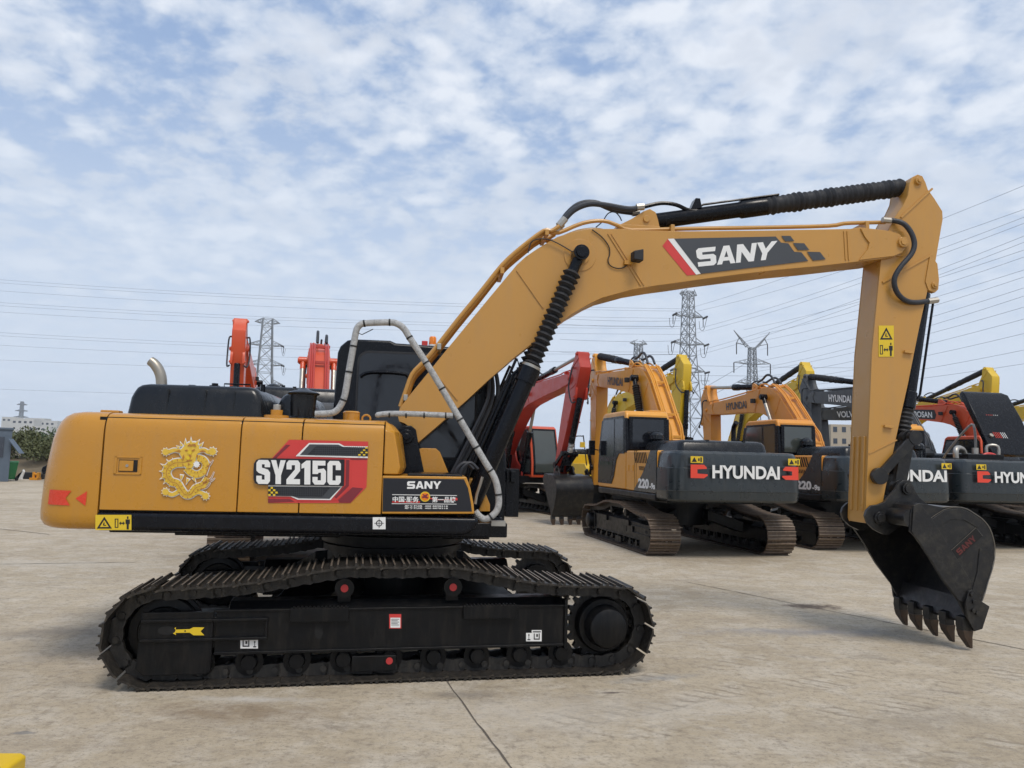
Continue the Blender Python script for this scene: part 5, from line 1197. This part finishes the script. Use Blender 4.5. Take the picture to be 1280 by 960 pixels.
def setting():
    rng = random.Random(11)
    gm = ground_material()
    M_field = paint('field_soil', (.13, .115, .07), .95, var=.4, scale=.05)
    sheet('land', -1490, 1490, -58, 1390, -.02, M_field)
    sheet('yard', -70, 90, -40, 90, 0, gm)
    # slab joints
    M_j = paint('joint_dirt', (.11, .09, .07), .95, var=.4, scale=3)
    def joint(pts, w):
        b = MB().mat(M_j); q = []
        for i in range(len(pts) - 1):
            a, c_ = Vector(pts[i]), Vector(pts[i + 1]); n_ = max(2, int((c_ - a).length / .12))
            for k in range(n_): q.append(a.lerp(c_, k / n_))
        q.append(Vector(pts[-1])); d = (q[-1] - q[0]).normalized(); nn = Vector((-d.y, d.x, 0)); L_ = []; R_ = []
        off = 0
        for p in q:
            off += rng.uniform(-.006, .006); off *= .95; ww = w * rng.uniform(.5, 1.4) / 2
            L_.append((p.x + nn.x * (off + ww), p.y + nn.y * (off + ww), .004)); R_.append((p.x + nn.x * (off - ww), p.y + nn.y * (off - ww), .004))
        vl = [b._v(p) for p in L_]; vr = [b._v(p) for p in R_]
        for i in range(len(vl) - 1): b.face([vl[i], vl[i + 1], vr[i + 1], vr[i]])
        o = b.build('slab_joint', None, None, flat=True); o['kind'] = 'structure'
    g = lambda u, v: tuple(on_ground(u, v))
    a, c_ = Vector(g(562, 858)), Vector(g(640, 958)); d = (c_ - a)
    joint([a - d * 2.5, a, c_, c_ + d * .5], .011)
    j2a, j2b = Vector(g(860, 728)), Vector(g(1280, 812)); joint([j2a, j2b + (j2b - j2a) * .2], .014)
    jd = (j2b - j2a).normalized(); 
    joint([Vector(g(-60, 706)), Vector(g(170, 703))], .02); joint([Vector(g(640, 648)), Vector(g(760, 655)), Vector(g(1000, 672))], .03)
    joint([Vector(g(-200, 640)), Vector(g(60, 668))], .03)
    # ---------------- left background
    M_bank = paint('bank_soil', (.14, .11, .07), .95, var=.4, scale=.8, bump=.5)
    b = MB().mat(M_bank); n = 40
    rows = []
    for t, (y, z) in enumerate(((43.0, 0), (44.0, .45), (46.0, .95), (50, 1.35), (60, 1.2), (75, 0))):
        rows.append([(-75 + 72 * i / n, y + rng.uniform(-.5, .5), z * rng.uniform(.75, 1.2) - (.03 if z == 0 else 0)) for i in range(n + 1)])
    b.loft(rows, cap=False, closed=False); o = b.build('embankment'); o['kind'] = 'structure'
    leafA = paint('leaf_olive', (.085, .095, .035), .7, var=.5, scale=.9); leafB = paint('leaf_green', (.045, .075, .025), .7, var=.5, scale=.9); barkm = paint('bark', (.09, .07, .05), .9)
    def bush(x, y, z0, w, h, label, m, nleaf=2600, trunkh=.4):
        root = thing('bush', label, 'bush', (x, y, z0), 0, 'bushes along the embankment')
        t = MB().mat(barkm)
        for k in range(5):
            a = rng.uniform(0, 2 * pi); t.tube([(0, 0, -.1), (.2 * cos(a) * w, .2 * sin(a) * w, h * .35), (.32 * cos(a) * w, .32 * sin(a) * w, h * .75)], .05, n=6, rf=lambda s: 1 - .7 * s)
        t.build('stem', None, root)
        f = MB().mat(m); cl = [(rng.uniform(-.4, .4) * w, rng.uniform(-.4, .4) * w, h * rng.uniform(.25, .85), rng.uniform(.13, .26) * w) for _ in range(14)]
        for k in range(nleaf):
            cx, cy, cz, r = rng.choice(cl); u = Vector((rng.gauss(0, 1), rng.gauss(0, 1), rng.gauss(0, .8))); u = u.normalized() * r * rng.uniform(.5, 1.05)
            p = Vector((cx, cy, max(.05, cz))) + u; p.z = max(.04, p.z); s_ = rng.uniform(.05, .11)
            a_ = Vector((rng.gauss(0, 1), rng.gauss(0, 1), rng.gauss(0, 1))).normalized(); b_ = a_.orthogonal().normalized()
            f.poly([p - a_ * s_, p + b_ * s_ * .55, p + a_ * s_, p - b_ * s_ * .55])
        f.build('foliage', None, root, flat=True)
    labs = ['olive bush at the left edge behind the grey steel shed', 'broad olive green bush above the green bin', 'dark green bush right of the green bin', 'yellowish green bush on the bank above the yellow post', 'taller green bush next to the foreground counterweight']
    xs = [(-33.0, 45.5, 2.9, 2.0), (-30.6, 46.2, 3.1, 2.2), (-29.0, 48.6, 3.4, 2.0), (-27.7, 46.0, 2.8, 1.7), (-26.2, 47.6, 3.2, 1.9)]
    for i, (x, y, w, h) in enumerate(xs): bush(x, y, .95, w * 1.25, h * .82, labs[i], leafA if i % 2 else leafB)
    # further belt of trees and low town beyond, seen in gaps
    b = MB().mat(leafB)
    for k in range(9000):
        u = rng.uniform(-80, 1360); Y = rng.uniform(120, 150); p = at_depth(u, 570, Y); p.z = min(1.3, abs(rng.gauss(0, .7))) * (1.2 + 1.2 * sin(u * .021) + .8 * sin(u * .057)) + .1; s_ = rng.uniform(.25, .6)
        a_ = Vector((rng.gauss(0, 1), rng.gauss(0, 1), rng.gauss(0, 1))).normalized(); b_ = a_.orthogonal().normalized()
        b.poly([p - a_ * s_, p + b_ * s_ * .6, p + a_ * s_, p - b_ * s_ * .6])
    o = b.build('distant_shrubs', flat=True); tag(o, 'low belt of far dark green scrub along the horizon', None, kind='stuff')
    # hill with white buildings far left
    M_hill = paint('hill_green', (.07, .085, .045), .95, var=.3, scale=.01)
    b = MB().mat(M_hill); rows = []
    for j, (y, s) in enumerate(((520, 0), (600, .55), (700, 1.0), (900, .6), (1100, 0))):
        rows.append([(-900 + 640 * i / 24, y, s * (19 + 5 * sin(i * .7) + 3 * sin(i * 1.9)) - .5) for i in range(25)])
    b.loft(rows, cap=False, closed=False); o = b.build('hill'); o['kind'] = 'structure'
    M_wb = paint('pale_render', (.62, .60, .57), .8, var=.08, scale=.2); M_win = paint('window_dark', (.05, .06, .08), .2)
    bl = ['long low white building on the far left hill, nearest the pylon', 'white block left of the pylon on the far hill', 'pale flat building right of the pylon on the far hill', 'white building next to the foreground counterweight, far off', 'low white hall below the other hill buildings']
    for i, (u, w, h, Y, z) in enumerate(((30, 16, 6, 560, 16), (12, 12, 6, 640, 20), (44, 16, 6, 640, 19.5), (62, 14, 6, 620, 17), (52, 15, 4, 540, 12.0))):
        p = at_depth(u, 570, Y); rt = thing('building', bl[i], 'building', (p.x, Y, z), 0, 'white buildings on the far hill')
        b = MB().mat(M_wb); b.box(-w / 2, w / 2, -5, 5, -4, h); b.build('wall', None, rt)
        for k in range(int(w / 4)):
            b = MB().mat(M_win); b.box(-w / 2 + 1 + k * 4, -w / 2 + 3 + k * 4, -5.05, -4.9, h * .45, h * .7); b.build('window', None, rt)
    # grey shed, bin and clutter
    M_gs = paint('grey_blue_steel', (.09, .12, .16), .5, var=.2); M_bin = paint('bin_green', (.02, .16, .05), .45)
    Y = 37.0; X0 = at_depth(5.5, 570, Y).x
    rt = thing('steel_shed', 'grey blue steel shed with a raised flap at the left edge', 'shed', (X0 - 1.5, Y, 0), radians(34))
    b = MB().mat(M_gs); b.box(-1.5, 1.5, 0, 2.4, 0, 2.55); b.box(-1.56, 1.56, -.06, 2.46, 2.55, 2.66); b.build('wall', None, rt, bevel=.02)
    b = MB().mat(M_gs); b.bar((1.45, -.06, 2.1), (1.95, -.3, 1.40), .5, .03); b.build('flap', None, rt)
    b = MB().mat(M_win); b.box(-.9, 1.2, -.03, .02, 1.2, 2.2); b.build('window', None, rt)
    p = on_ground(9, 601); rt = thing('wheelie_bin', 'green bin standing beside the grey steel shed', 'bin', (p.x, p.y, 0))
    b = MB().mat(M_bin); b.loft([[(-.22, -.25, .08), (.22, -.25, .08), (.22, .25, .08), (-.22, .25, .08)], [(-.29, -.34, .92), (.29, -.34, .92), (.29, .34, .92), (-.29, .34, .92)]]); b.build('body', None, rt, bevel=.02)
    b = MB().mat(M_bin); b.loft([[(-.31, -.36, .92), (.31, -.36, .92), (.31, .38, .92), (-.31, .38, .92)], [(-.27, -.3, 1.0), (.27, -.3, 1.0), (.27, .34, 1.0), (-.27, .34, 1.0)]]); b.build('lid', None, rt, bevel=.01)
    for sx in (-1, 1): b = MB().mat(M_rubber); b.cyl((sx * .24, .3, .1), (sx * .3, .3, .1), .1, n=14); b.build('wheel', None, rt)
    p = on_ground(22, 599.5); b = MB().mat(M_white); b.prism([(-.28, 0), (.0, 0), (.2, .5), (.24, .54), (.26, .5), (.3, .42), (.2, .1), (.22, 0)], 0, .12); o = b.build('barrier_panel', bevel=.02); o.location = (p.x, p.y, 0); tag(o, 'white leaning plastic panel between the green bin and the yellow post', 'panel')
    b = MB().mat(M_rubber); p0 = on_ground(13, 599); b.box(0, 1.35, 0, .5, 0, .30); b.box(.1, 1.0, .05, .45, .30, .36); o = b.build('rubber_mats', bevel=.04); o.location = (p0.x, p0.y + .6, 0); tag(o, 'low black stack of rubber mats behind the white panel', 'mats')
    p = on_ground(35, 597); b = MB().mat(M_yel); b.cyl((0, 0, 0), (0, 0, .78), .055, n=12); b.cyl((0, 0, 0), (0, 0, .03), .12, n=12); o = b.build('bollard'); o.location = (p.x, p.y + 2.0, 0); tag(o, 'thin yellow post below the bushes', 'post')
    p = on_ground(44, 600); b = MB().mat(M_hyor); b.box(-.2, .2, -.2, .2, 0, .12); b.cyl((-.1, 0, .1), (-.1, 0, .42), .07, n=12); b.cyl((-.1, 0, .3), (.2, 0, .3), .06, n=12); b.box(.1, .22, -.1, .1, .1, .4); o = b.build('machine_part', bevel=.01); o.location = (p.x, p.y, 0); tag(o, 'small orange yellow machine part on the ground left of the dark car', 'machine part')
    # car
    p = on_ground(50, 601); rt = thing('parked_car', 'dark car parked behind the foreground counterweight, only its nose showing', 'car', (p.x + 2.2, p.y + .9, 0), pi)
    M_car = paint('car_black', (.012, .014, .02), .15, .2, var=.1, coat=.8)
    b = MB().mat(M_car); prof = [(-2.2, .35), (2.1, .3), (2.2, .5), (2.15, .72), (1.9, .85), (1.0, .98), (.3, 1.38), (-.3, 1.46), (-1.2, 1.42), (-1.9, 1.1), (-2.2, 1.0)]
    b.loft([[(x, y, z * k + (1 - k) * .6) for x, z in prof] for y, k in ((-.9, .93), (-.8, 1), (.8, 1), (.9, .93))]); b.build('body', None, rt, bevel=.04)
    b = MB().mat(M_glass2); b.prism([(.85, 1.0), (.28, 1.33), (-.3, 1.4), (-1.2, 1.36), (-1.6, 1.05)], -.905, .905); b.build('window', None, rt)
    for sx in (-1.4, 1.35):
        for sy in (-.85, .85):
            b = MB().mat(M_rubber); b.cyl((sx, sy - .12, .33), (sx, sy + .12, .33), .33, n=24); w_ = b.build('wheel', None, rt, bevel=.02); b = MB().mat(M_steel); b.cyl((sx, sy * 1.0 + .125 * (1 if sy > 0 else -1), .33), (sx, sy, .33), .2, n=16); b.build('rim', None, w_)
    for sy in (-.6, .6): b = MB().mat(M_white); b.box(2.05, 2.2, sy - .15, sy + .15, .60, .72); b.build('headlight', None, rt, bevel=.02)
    # yellow block, lower left corner
    p = on_ground(34, 940.5, .1); b = MB().mat(M_yel); b.prism([(-.9, 0), (0, 0), (0, .085), (-.03, .10), (-.9, .10)], -1.0, .0); o = b.build('steel_plate', bevel=.012); o.location = (p.x, p.y, 0); o.rotation_euler.z = radians(4); tag(o, 'yellow painted steel plate lying at the bottom left corner', 'plate')
    # beige block far right behind the grey boom
    p = at_depth(1058, 570, 190); rt = thing('apartment_block', 'beige apartment block far behind, between the grey boom and the upright yellow arm', 'building', (p.x, 190, 0))
    M_bg = paint('beige_render', (.48, .40, .30), .8, var=.06); b = MB().mat(M_bg); b.box(-3.8, 12, 0, 9, 0, 12.2); b.build('wall', None, rt)
    for r_ in range(4):
        for k in range(7): b = MB().mat(M_win); b.box(-3.2 + k * 2.2, -2.2 + k * 2.2, -.06, .05, 1.6 + r_ * 2.9, 2.9 + r_ * 2.9); b.build('window', None, rt)
    # ---------------- pylons
    M_py = paint('galvanised_lattice', (.30, .31, .32), .55, .4, var=.1); M_pyd = paint('far_lattice', (.26, .28, .31), .6, .2)
    M_ins = paint('insulator', (.06, .055, .055), .5); M_wire = paint('wire', (.33, .35, .39), .6, .3)
    def pylon(label, u, Y, H, arms, bw=7.5, tw=2.0, t=.15, kind='tower', m=None, zbot=0, rz=.4):
        p = at_depth(u, 570, Y); m = m or M_py; rt = thing('pylon', label, 'pylon', (p.x, Y, zbot), rz, 'lattice pylons beyond the yard')
        b = MB().mat(m); waist = H * .62
        def wd(z): return bw + (tw * 1.5 - bw) * (z / waist) ** .8 if z < waist else tw * 1.5 + (tw - tw * 1.5) * (z - waist) / (H - waist)
        zs = [0]; 
        while zs[-1] < H - 1: zs.append(min(H, zs[-1] + max(1.5, wd(zs[-1]) * .95)))
        for z0, z1 in zip(zs[:-1], zs[1:]):
            a, c = wd(z0) / 2, wd(z1) / 2; C0 = [(-a, -a, z0), (a, -a, z0), (a, a, z0), (-a, a, z0)]; C1 = [(-c, -c, z1), (c, -c, z1), (c, c, z1), (-c, c, z1)]
            for i in range(4):
                b.bar(C0[i], C1[i], t * 1.1); j = (i + 1) % 4; b.bar(C0[i], C1[j], t * .6); b.bar(C0[j], C1[i], t * .6); b.bar(C1[i], C1[j], t * .6)
        b.build('mast', None, rt, flat=True)
        for z, la, ins in arms:
            b = MB().mat(m)
            for s in (-1, 1):
                w_ = wd(z) / 2; b.bar((0, 0, z), (s * la, 0, z + .3), t * .6); tip = (s * la, 0, z + (.3 if kind != 'Y' else .3))
                for yy in (-w_, w_): b.bar((s * w_, yy, z), tip, t * .7); b.bar((s * w_, yy, z + 1.5), tip, t * .7)
                for f_ in (.3, .6): b.bar((s * (w_ + (la - w_) * f_), -w_ * (1 - f_), z + .1), (s * (w_ + (la - w_) * f_), w_ * (1 - f_), z + .1 + 1.4 * (1 - f_)), t * .5); b.bar((s * (w_ + (la - w_) * (f_ - .3)), 0, z), (s * (w_ + (la - w_) * f_), 0, z + 1.5 * (1 - f_)), t * .5)
            b.build('cross_arm', None, rt, flat=True)
            if ins:
                for s in (-1, 1):
                    b = MB().mat(M_ins)
                    if ins == 'v': b.cyl((s * la, 0, z + .2), (s * la, 0, z - 2.6), .16, n=8)
                    else: b.cyl((s * la, 0, z), (s * la - 1.2, -3.2, z - .1), .26, n=8); b.cyl((s * la, 0, z + .2), (s * la, 0, z - 2.2), .1, n=6); b.tube([(s * la - 1.2, -3.2, z - .1), (s * la - .4, -1, z - 2.6), (s * la, .2, z - 3.0), (s * la + .5, 2, z - 2.3), (s * la + 1, 3, z - .1)], .06, n=5, smooth=3)
                    b.build('insulator', None, rt)
        if kind == 'Y':
            b = MB().mat(m)
            for s in (-1, 1):
                for yy in (-.5, .5): b.bar((s * .3, yy, H - 1), (s * 5.4, 0, H + 4.3), t * .7); b.bar((s * 1.6, yy, H - .3), (s * 5.4, 0, H + 4.3), t * .7)
                for k in range(6): f_ = k / 6; b.bar((s * (.3 + 5.1 * f_), -.5 * (1 - f_), H - 1 + 5.3 * f_), (s * (1.6 + 3.8 * (f_ + .1)), .5 * (1 - f_), H - .3 + 4.6 * (f_ + .1)), t * .7)
                b.bar((s * 2.2, 0, H + .3), (s * 4.6, 0, H + .8), t); b.bar((s * 3.6, 0, H + 2.6), (s * 4.6, 0, H + .8), t)
            b.build('top_arms', None, rt, flat=True)
            for s in (-1, 1): b = MB().mat(M_ins); b.cyl((s * 4.6, 0, H + .8), (s * 4.6, 0, H - 2.4), .14, n=6); b.build('insulator', None, rt)
        return p
    pA = pylon('tall lattice pylon right of the two nearer orange booms, rising up to the lettered boom', 860, 190, 45.0, [(24.5, 5.2, 'h'), (31.5, 5.0, 'h'), (38.5, 4.6, 'h'), (44, 2.6, None)], t=.2)
    pylon('short lattice pylon directly behind the first orange boom', 797, 262, 43, [(28, 5, 'v'), (35, 4.5, None), (42.3, 3.5, None)], t=.26)
    pylon('Y-headed lattice pylon with splayed top arms between the orange boom and the upright arm', 941, 210, 34.5, [(29.5, 5.4, 'v'), (24, 4.5, None)], t=.2, kind='Y', bw=5.5, tw=1.5, rz=.15)
    pylon('lattice pylon behind the foreground engine hood', 325, 250, 46.0, [(24, 6, 'h'), (30.5, 6, 'h'), (37, 5.6, 'h'), (44.5, 4, None)], t=.26, bw=10, tw=3)
    pylon('tiny lattice pylon over the white buildings at the far left', 22, 850, 52, [(34, 7, None), (41, 6, None), (48, 5, None)], t=.9, bw=9, m=M_pyd)
    # single poles
    for u, Y, H, lab, tb in ((1246, 120, 16.0, 'far T-topped power pole near the right edge', 1), (881, 150, 18.5, 'thin far pole just right of the tall pylon', 1), (738, 90, 7.5, 'thin far lamp post left of the nearest orange boom', 0), (715, 95, 6.5, 'thin far lamp post right of the red arm', 0)):
        p = at_depth(u, 570, Y); rt = thing('utility_pole', lab, 'pole', (p.x, Y, 0)); b = MB().mat(M_pyd); b.cyl((0, 0, 0), (0, 0, H), .14, .09, n=8); b.build('pole', None, rt)
        b = MB().mat(M_pyd)
        if tb: b.bar((-.9, 0, H - .5), (.9, 0, H - .5), .12); b.bar((-.6, 0, H - 2), (.7, 0, H - 2), .1)
        else: b.bar((0, 0, H), (.5, 0, H + .05), .09)
        b.build('crosspiece', None, rt)
    # ---------------- overhead wires
    def wire(a, c, sag, r, lab, grp):
        pts = []; n_ = 22
        for i in range(n_ + 1): t = i / n_; p = a.lerp(c, t); p.z -= sag * 4 * t * (1 - t); pts.append(p)
        b = MB().mat(M_wire); b.tube(pts, r, n=4); o = b.build('power_line'); tag(o, lab, 'power line', grp)
    LW = 'thin wire crossing the open sky left of the lettered boom'; RW = 'wire running up through the sky right of the upright arm'; MW = 'thin wire seen below the lettered boom between the pylons'
    for v0_, v1_ in ((345, 386), (349, 389), (359, 398), (374, 408), (378, 411), (386, 418), (412, 440), (416, 443), (428, 452), (447, 462), (484, 492)):
        wire(at_depth(-60, v0_, 205), at_depth(852, v1_, 192), 1.6, .036, LW, 'power lines left of the boom')
    for va, ua, ve in ((384, 866, 207), (389, 872, 240), (412, 868, 248), (416, 872, 256), (440, 868, 271), (444, 872, 279), (412, 930, 292), (418, 950, 300), (430, 930, 318), (437, 950, 326), (455, 930, 340), (460, 950, 350), (466, 935, 366), (472, 945, 382), (478, 950, 402), (486, 950, 425), (489, 940, 445)):
        wire(at_depth(ua, va, 200), at_depth(1340, ve, 105), 1.2, .03, RW, 'power lines right of the arm')
    for a_, va, c2, vc in ((700, 398, 850, 401), (700, 405, 850, 408), (700, 424, 850, 426), (700, 440, 850, 443), (700, 452, 1100, 460), (720, 466, 1100, 470), (850, 500, 935, 452), (850, 512, 935, 470), (803, 440, 850, 500)):
        wire(at_depth(a_, va, 225), at_depth(c2, vc, 205), .4, .05, MW, 'power lines below the boom')

def haze():
    x0, x1, y0, y1, z0, z1 = -1500., 1500., -60., 1400., -1.0, 75.
    b = MB(); b.box(x0, x1, y0, y1, z0, z1); m = bpy.data.materials.new('haze_air'); m.use_nodes = True; nt = m.node_tree
    for n in list(nt.nodes):
        if n.type != 'OUTPUT_MATERIAL': nt.nodes.remove(n)
    out = [n for n in nt.nodes if n.type == 'OUTPUT_MATERIAL'][0]; v = nt.nodes.new('ShaderNodeVolumePrincipled'); v.inputs['Color'].default_value = (.86, .92, 1, 1); v.inputs['Density'].default_value = HAZE
    nt.links.new(v.outputs[0], out.inputs['Volume']); o = b.build('haze', m, None, flat=True); tag(o, 'thin pale haze over the yard and the far hill', None, kind='stuff')
HAZE = .00022
# ------------------------------------------------------------------ light, sky, render
SUN_EL = radians(60); SUN_AZ = radians(154)    # azimuth of the sun clockwise from +Y (view direction)
def light():
    sd = Vector((sin(SUN_AZ) * cos(SUN_EL), cos(SUN_AZ) * cos(SUN_EL), sin(SUN_EL)))
    l = bpy.data.lights.new('sun', 'SUN'); l.energy = 1.45; l.angle = radians(20); l.color = (1, .93, .84)
    o = bpy.data.objects.new('sun', l); COL.objects.link(o); o.rotation_euler = sd.to_track_quat('Z', 'Y').to_euler()
    w = bpy.data.worlds.new('World'); SC.world = w; w.use_nodes = True; nt = w.node_tree; N = nt.nodes; L = nt.links
    bg = N['Background']; bg.inputs['Strength'].default_value = .105
    sky = N.new('ShaderNodeTexSky'); sky.sky_type = 'NISHITA'; sky.sun_disc = False; sky.sun_elevation = SUN_EL; sky.sun_rotation = SUN_AZ; sky.air_density = 1.0; sky.dust_density = 1.5; sky.ozone_density = 1.5
    tc = N.new('ShaderNodeTexCoord'); sep = N.new('ShaderNodeSeparateXYZ'); L.new(tc.outputs['Generated'], sep.inputs[0])
    def M(op, a, b=None):
        x = N.new('ShaderNodeMath'); x.operation = op
        for i, v in enumerate((a, b)):
            if v is None: continue
            if isinstance(v, (int, float)): x.inputs[i].default_value = v
            else: L.new(v, x.inputs[i])
        return x.outputs[0]
    def MR(s, a, b, c=0, d=1, sm=True):
        r = N.new('ShaderNodeMapRange'); r.interpolation_type = 'SMOOTHSTEP' if sm else 'LINEAR'
        for k, v in (('From Min', a), ('From Max', b), ('To Min', c), ('To Max', d)): r.inputs[k].default_value = v
        L.new(s, r.inputs['Value']); return r.outputs['Result']
    zc = M('MAXIMUM', sep.outputs['Z'], 0.0); den = M('ADD', zc, .22)
    cmb = N.new('ShaderNodeCombineXYZ'); L.new(M('DIVIDE', sep.outputs['X'], den), cmb.inputs[0]); L.new(M('DIVIDE', sep.outputs['Y'], den), cmb.inputs[1])
    def noise(scale, det, rough, rot=0, scl=(1, 1, 1), loc=(0, 0, 0), dist=0):
        mp = N.new('ShaderNodeMapping'); mp.inputs['Rotation'].default_value = (0, 0, radians(rot)); mp.inputs['Scale'].default_value = scl; mp.inputs['Location'].default_value = loc
        L.new(cmb.outputs[0], mp.inputs['Vector']); n = N.new('ShaderNodeTexNoise'); n.inputs['Scale'].default_value = scale; n.inputs['Detail'].default_value = det; n.inputs['Roughness'].default_value = rough; n.inputs['Distortion'].default_value = dist
        L.new(mp.outputs[0], n.inputs['Vector']); return n.outputs['Fac']
    big = noise(.9, 3, .5, 20, (1, 1.2, 1), (3.1, 1.7, 0), .2)
    cells = noise(6.8, 9, .58, 25, (1, 1.15, 1), (0, 0, 0), .15)
    puff = noise(15, 5, .55, 70, (1, 1, 1), (4, 1, 0), .2)
    streak = noise(1.6, 6, .55, -35, (.6, 1.6, 1), (2, 5, 0), .3)
    side = MR(sep.outputs['X'], -.5, .4, -.06, .11)
    low = MR(sep.outputs['Z'], .05, .30, .06, 0)
    vd = N.new('ShaderNodeTexVoronoi'); vd.feature = 'SMOOTH_F1'; vd.inputs['Scale'].default_value = 9.5; vd.inputs['Smoothness'].default_value = .6; vd.inputs['Randomness'].default_value = .9
    wn = N.new('ShaderNodeTexNoise'); wn.inputs['Scale'].default_value = 6; wn.inputs['Detail'].default_value = 5; L.new(cmb.outputs[0], wn.inputs['Vector'])
    va = N.new('ShaderNodeVectorMath'); va.operation = 'MULTIPLY_ADD'; L.new(wn.outputs['Color'], va.inputs[0]); va.inputs[1].default_value = (.16, .16, 0); L.new(cmb.outputs[0], va.inputs[2]); L.new(va.outputs[0], vd.inputs['Vector'])
    vor = MR(vd.outputs['Distance'], .55, .05, -.12, .14)
    s4 = M('ADD', vor, M('ADD', M('ADD', M('MULTIPLY', cells, .75), M('MULTIPLY', puff, .55)), M('ADD', M('MULTIPLY', big, .48), M('MULTIPLY', streak, .35))))
    dens = M('ADD', s4, M('ADD', side, low))
    f = MR(dens, .80, 1.02)
    wh = MR(dens, .92, 1.24)
    mix = N.new('ShaderNodeMix'); mix.data_type = 'RGBA'; mix.inputs[6].default_value = (3.7, 4.3, 5.3, 1); mix.inputs[7].default_value = (5.6, 5.9, 6.4, 1); L.new(wh, mix.inputs[0])
    thick = MR(M('ADD', M('MULTIPLY', noise(2.2, 5, .55, 10, (1, 1, 1), (8, 8, 0)), .7), M('MULTIPLY', puff, .3)), .48, .62)
    shade = N.new('ShaderNodeMix'); shade.data_type = 'RGBA'; shade.inputs[7].default_value = (3.9, 4.3, 5.0, 1); L.new(M('MULTIPLY', thick, .55), shade.inputs[0]); L.new(mix.outputs[2], shade.inputs[6])
    blue = N.new('ShaderNodeMix'); blue.data_type = 'RGBA'; blue.inputs[0].default_value = .7; blue.inputs[7].default_value = (2.5, 3.4, 5.1, 1); L.new(sky.outputs['Color'], blue.inputs[6])
    m1 = N.new('ShaderNodeMix'); m1.data_type = 'RGBA'; L.new(M('MULTIPLY', f, .92), m1.inputs[0]); L.new(blue.outputs[2], m1.inputs[6]); L.new(shade.outputs[2], m1.inputs[7])
    # pale haze towards the horizon
    hz = N.new('ShaderNodeMix'); hz.data_type = 'RGBA'; hz.inputs[7].default_value = (4.25, 4.85, 5.75, 1); L.new(MR(sep.outputs['Z'], .50, .10, 0, .92), hz.inputs[0]); L.new(m1.outputs[2], hz.inputs[6])
    L.new(hz.outputs[2], bg.inputs['Color'])
    w.cycles.sampling_method = 'MANUAL'; w.cycles.sample_map_resolution = 1024
light()
setting()
haze()
main_machine()
yard()
SC.render.engine = 'CYCLES'
SC.view_settings.view_transform = 'Standard'; SC.view_settings.look = 'None'; SC.view_settings.exposure = 0.55; SC.view_settings.gamma = 1
SC.render.resolution_x = 1024; SC.render.resolution_y = 768
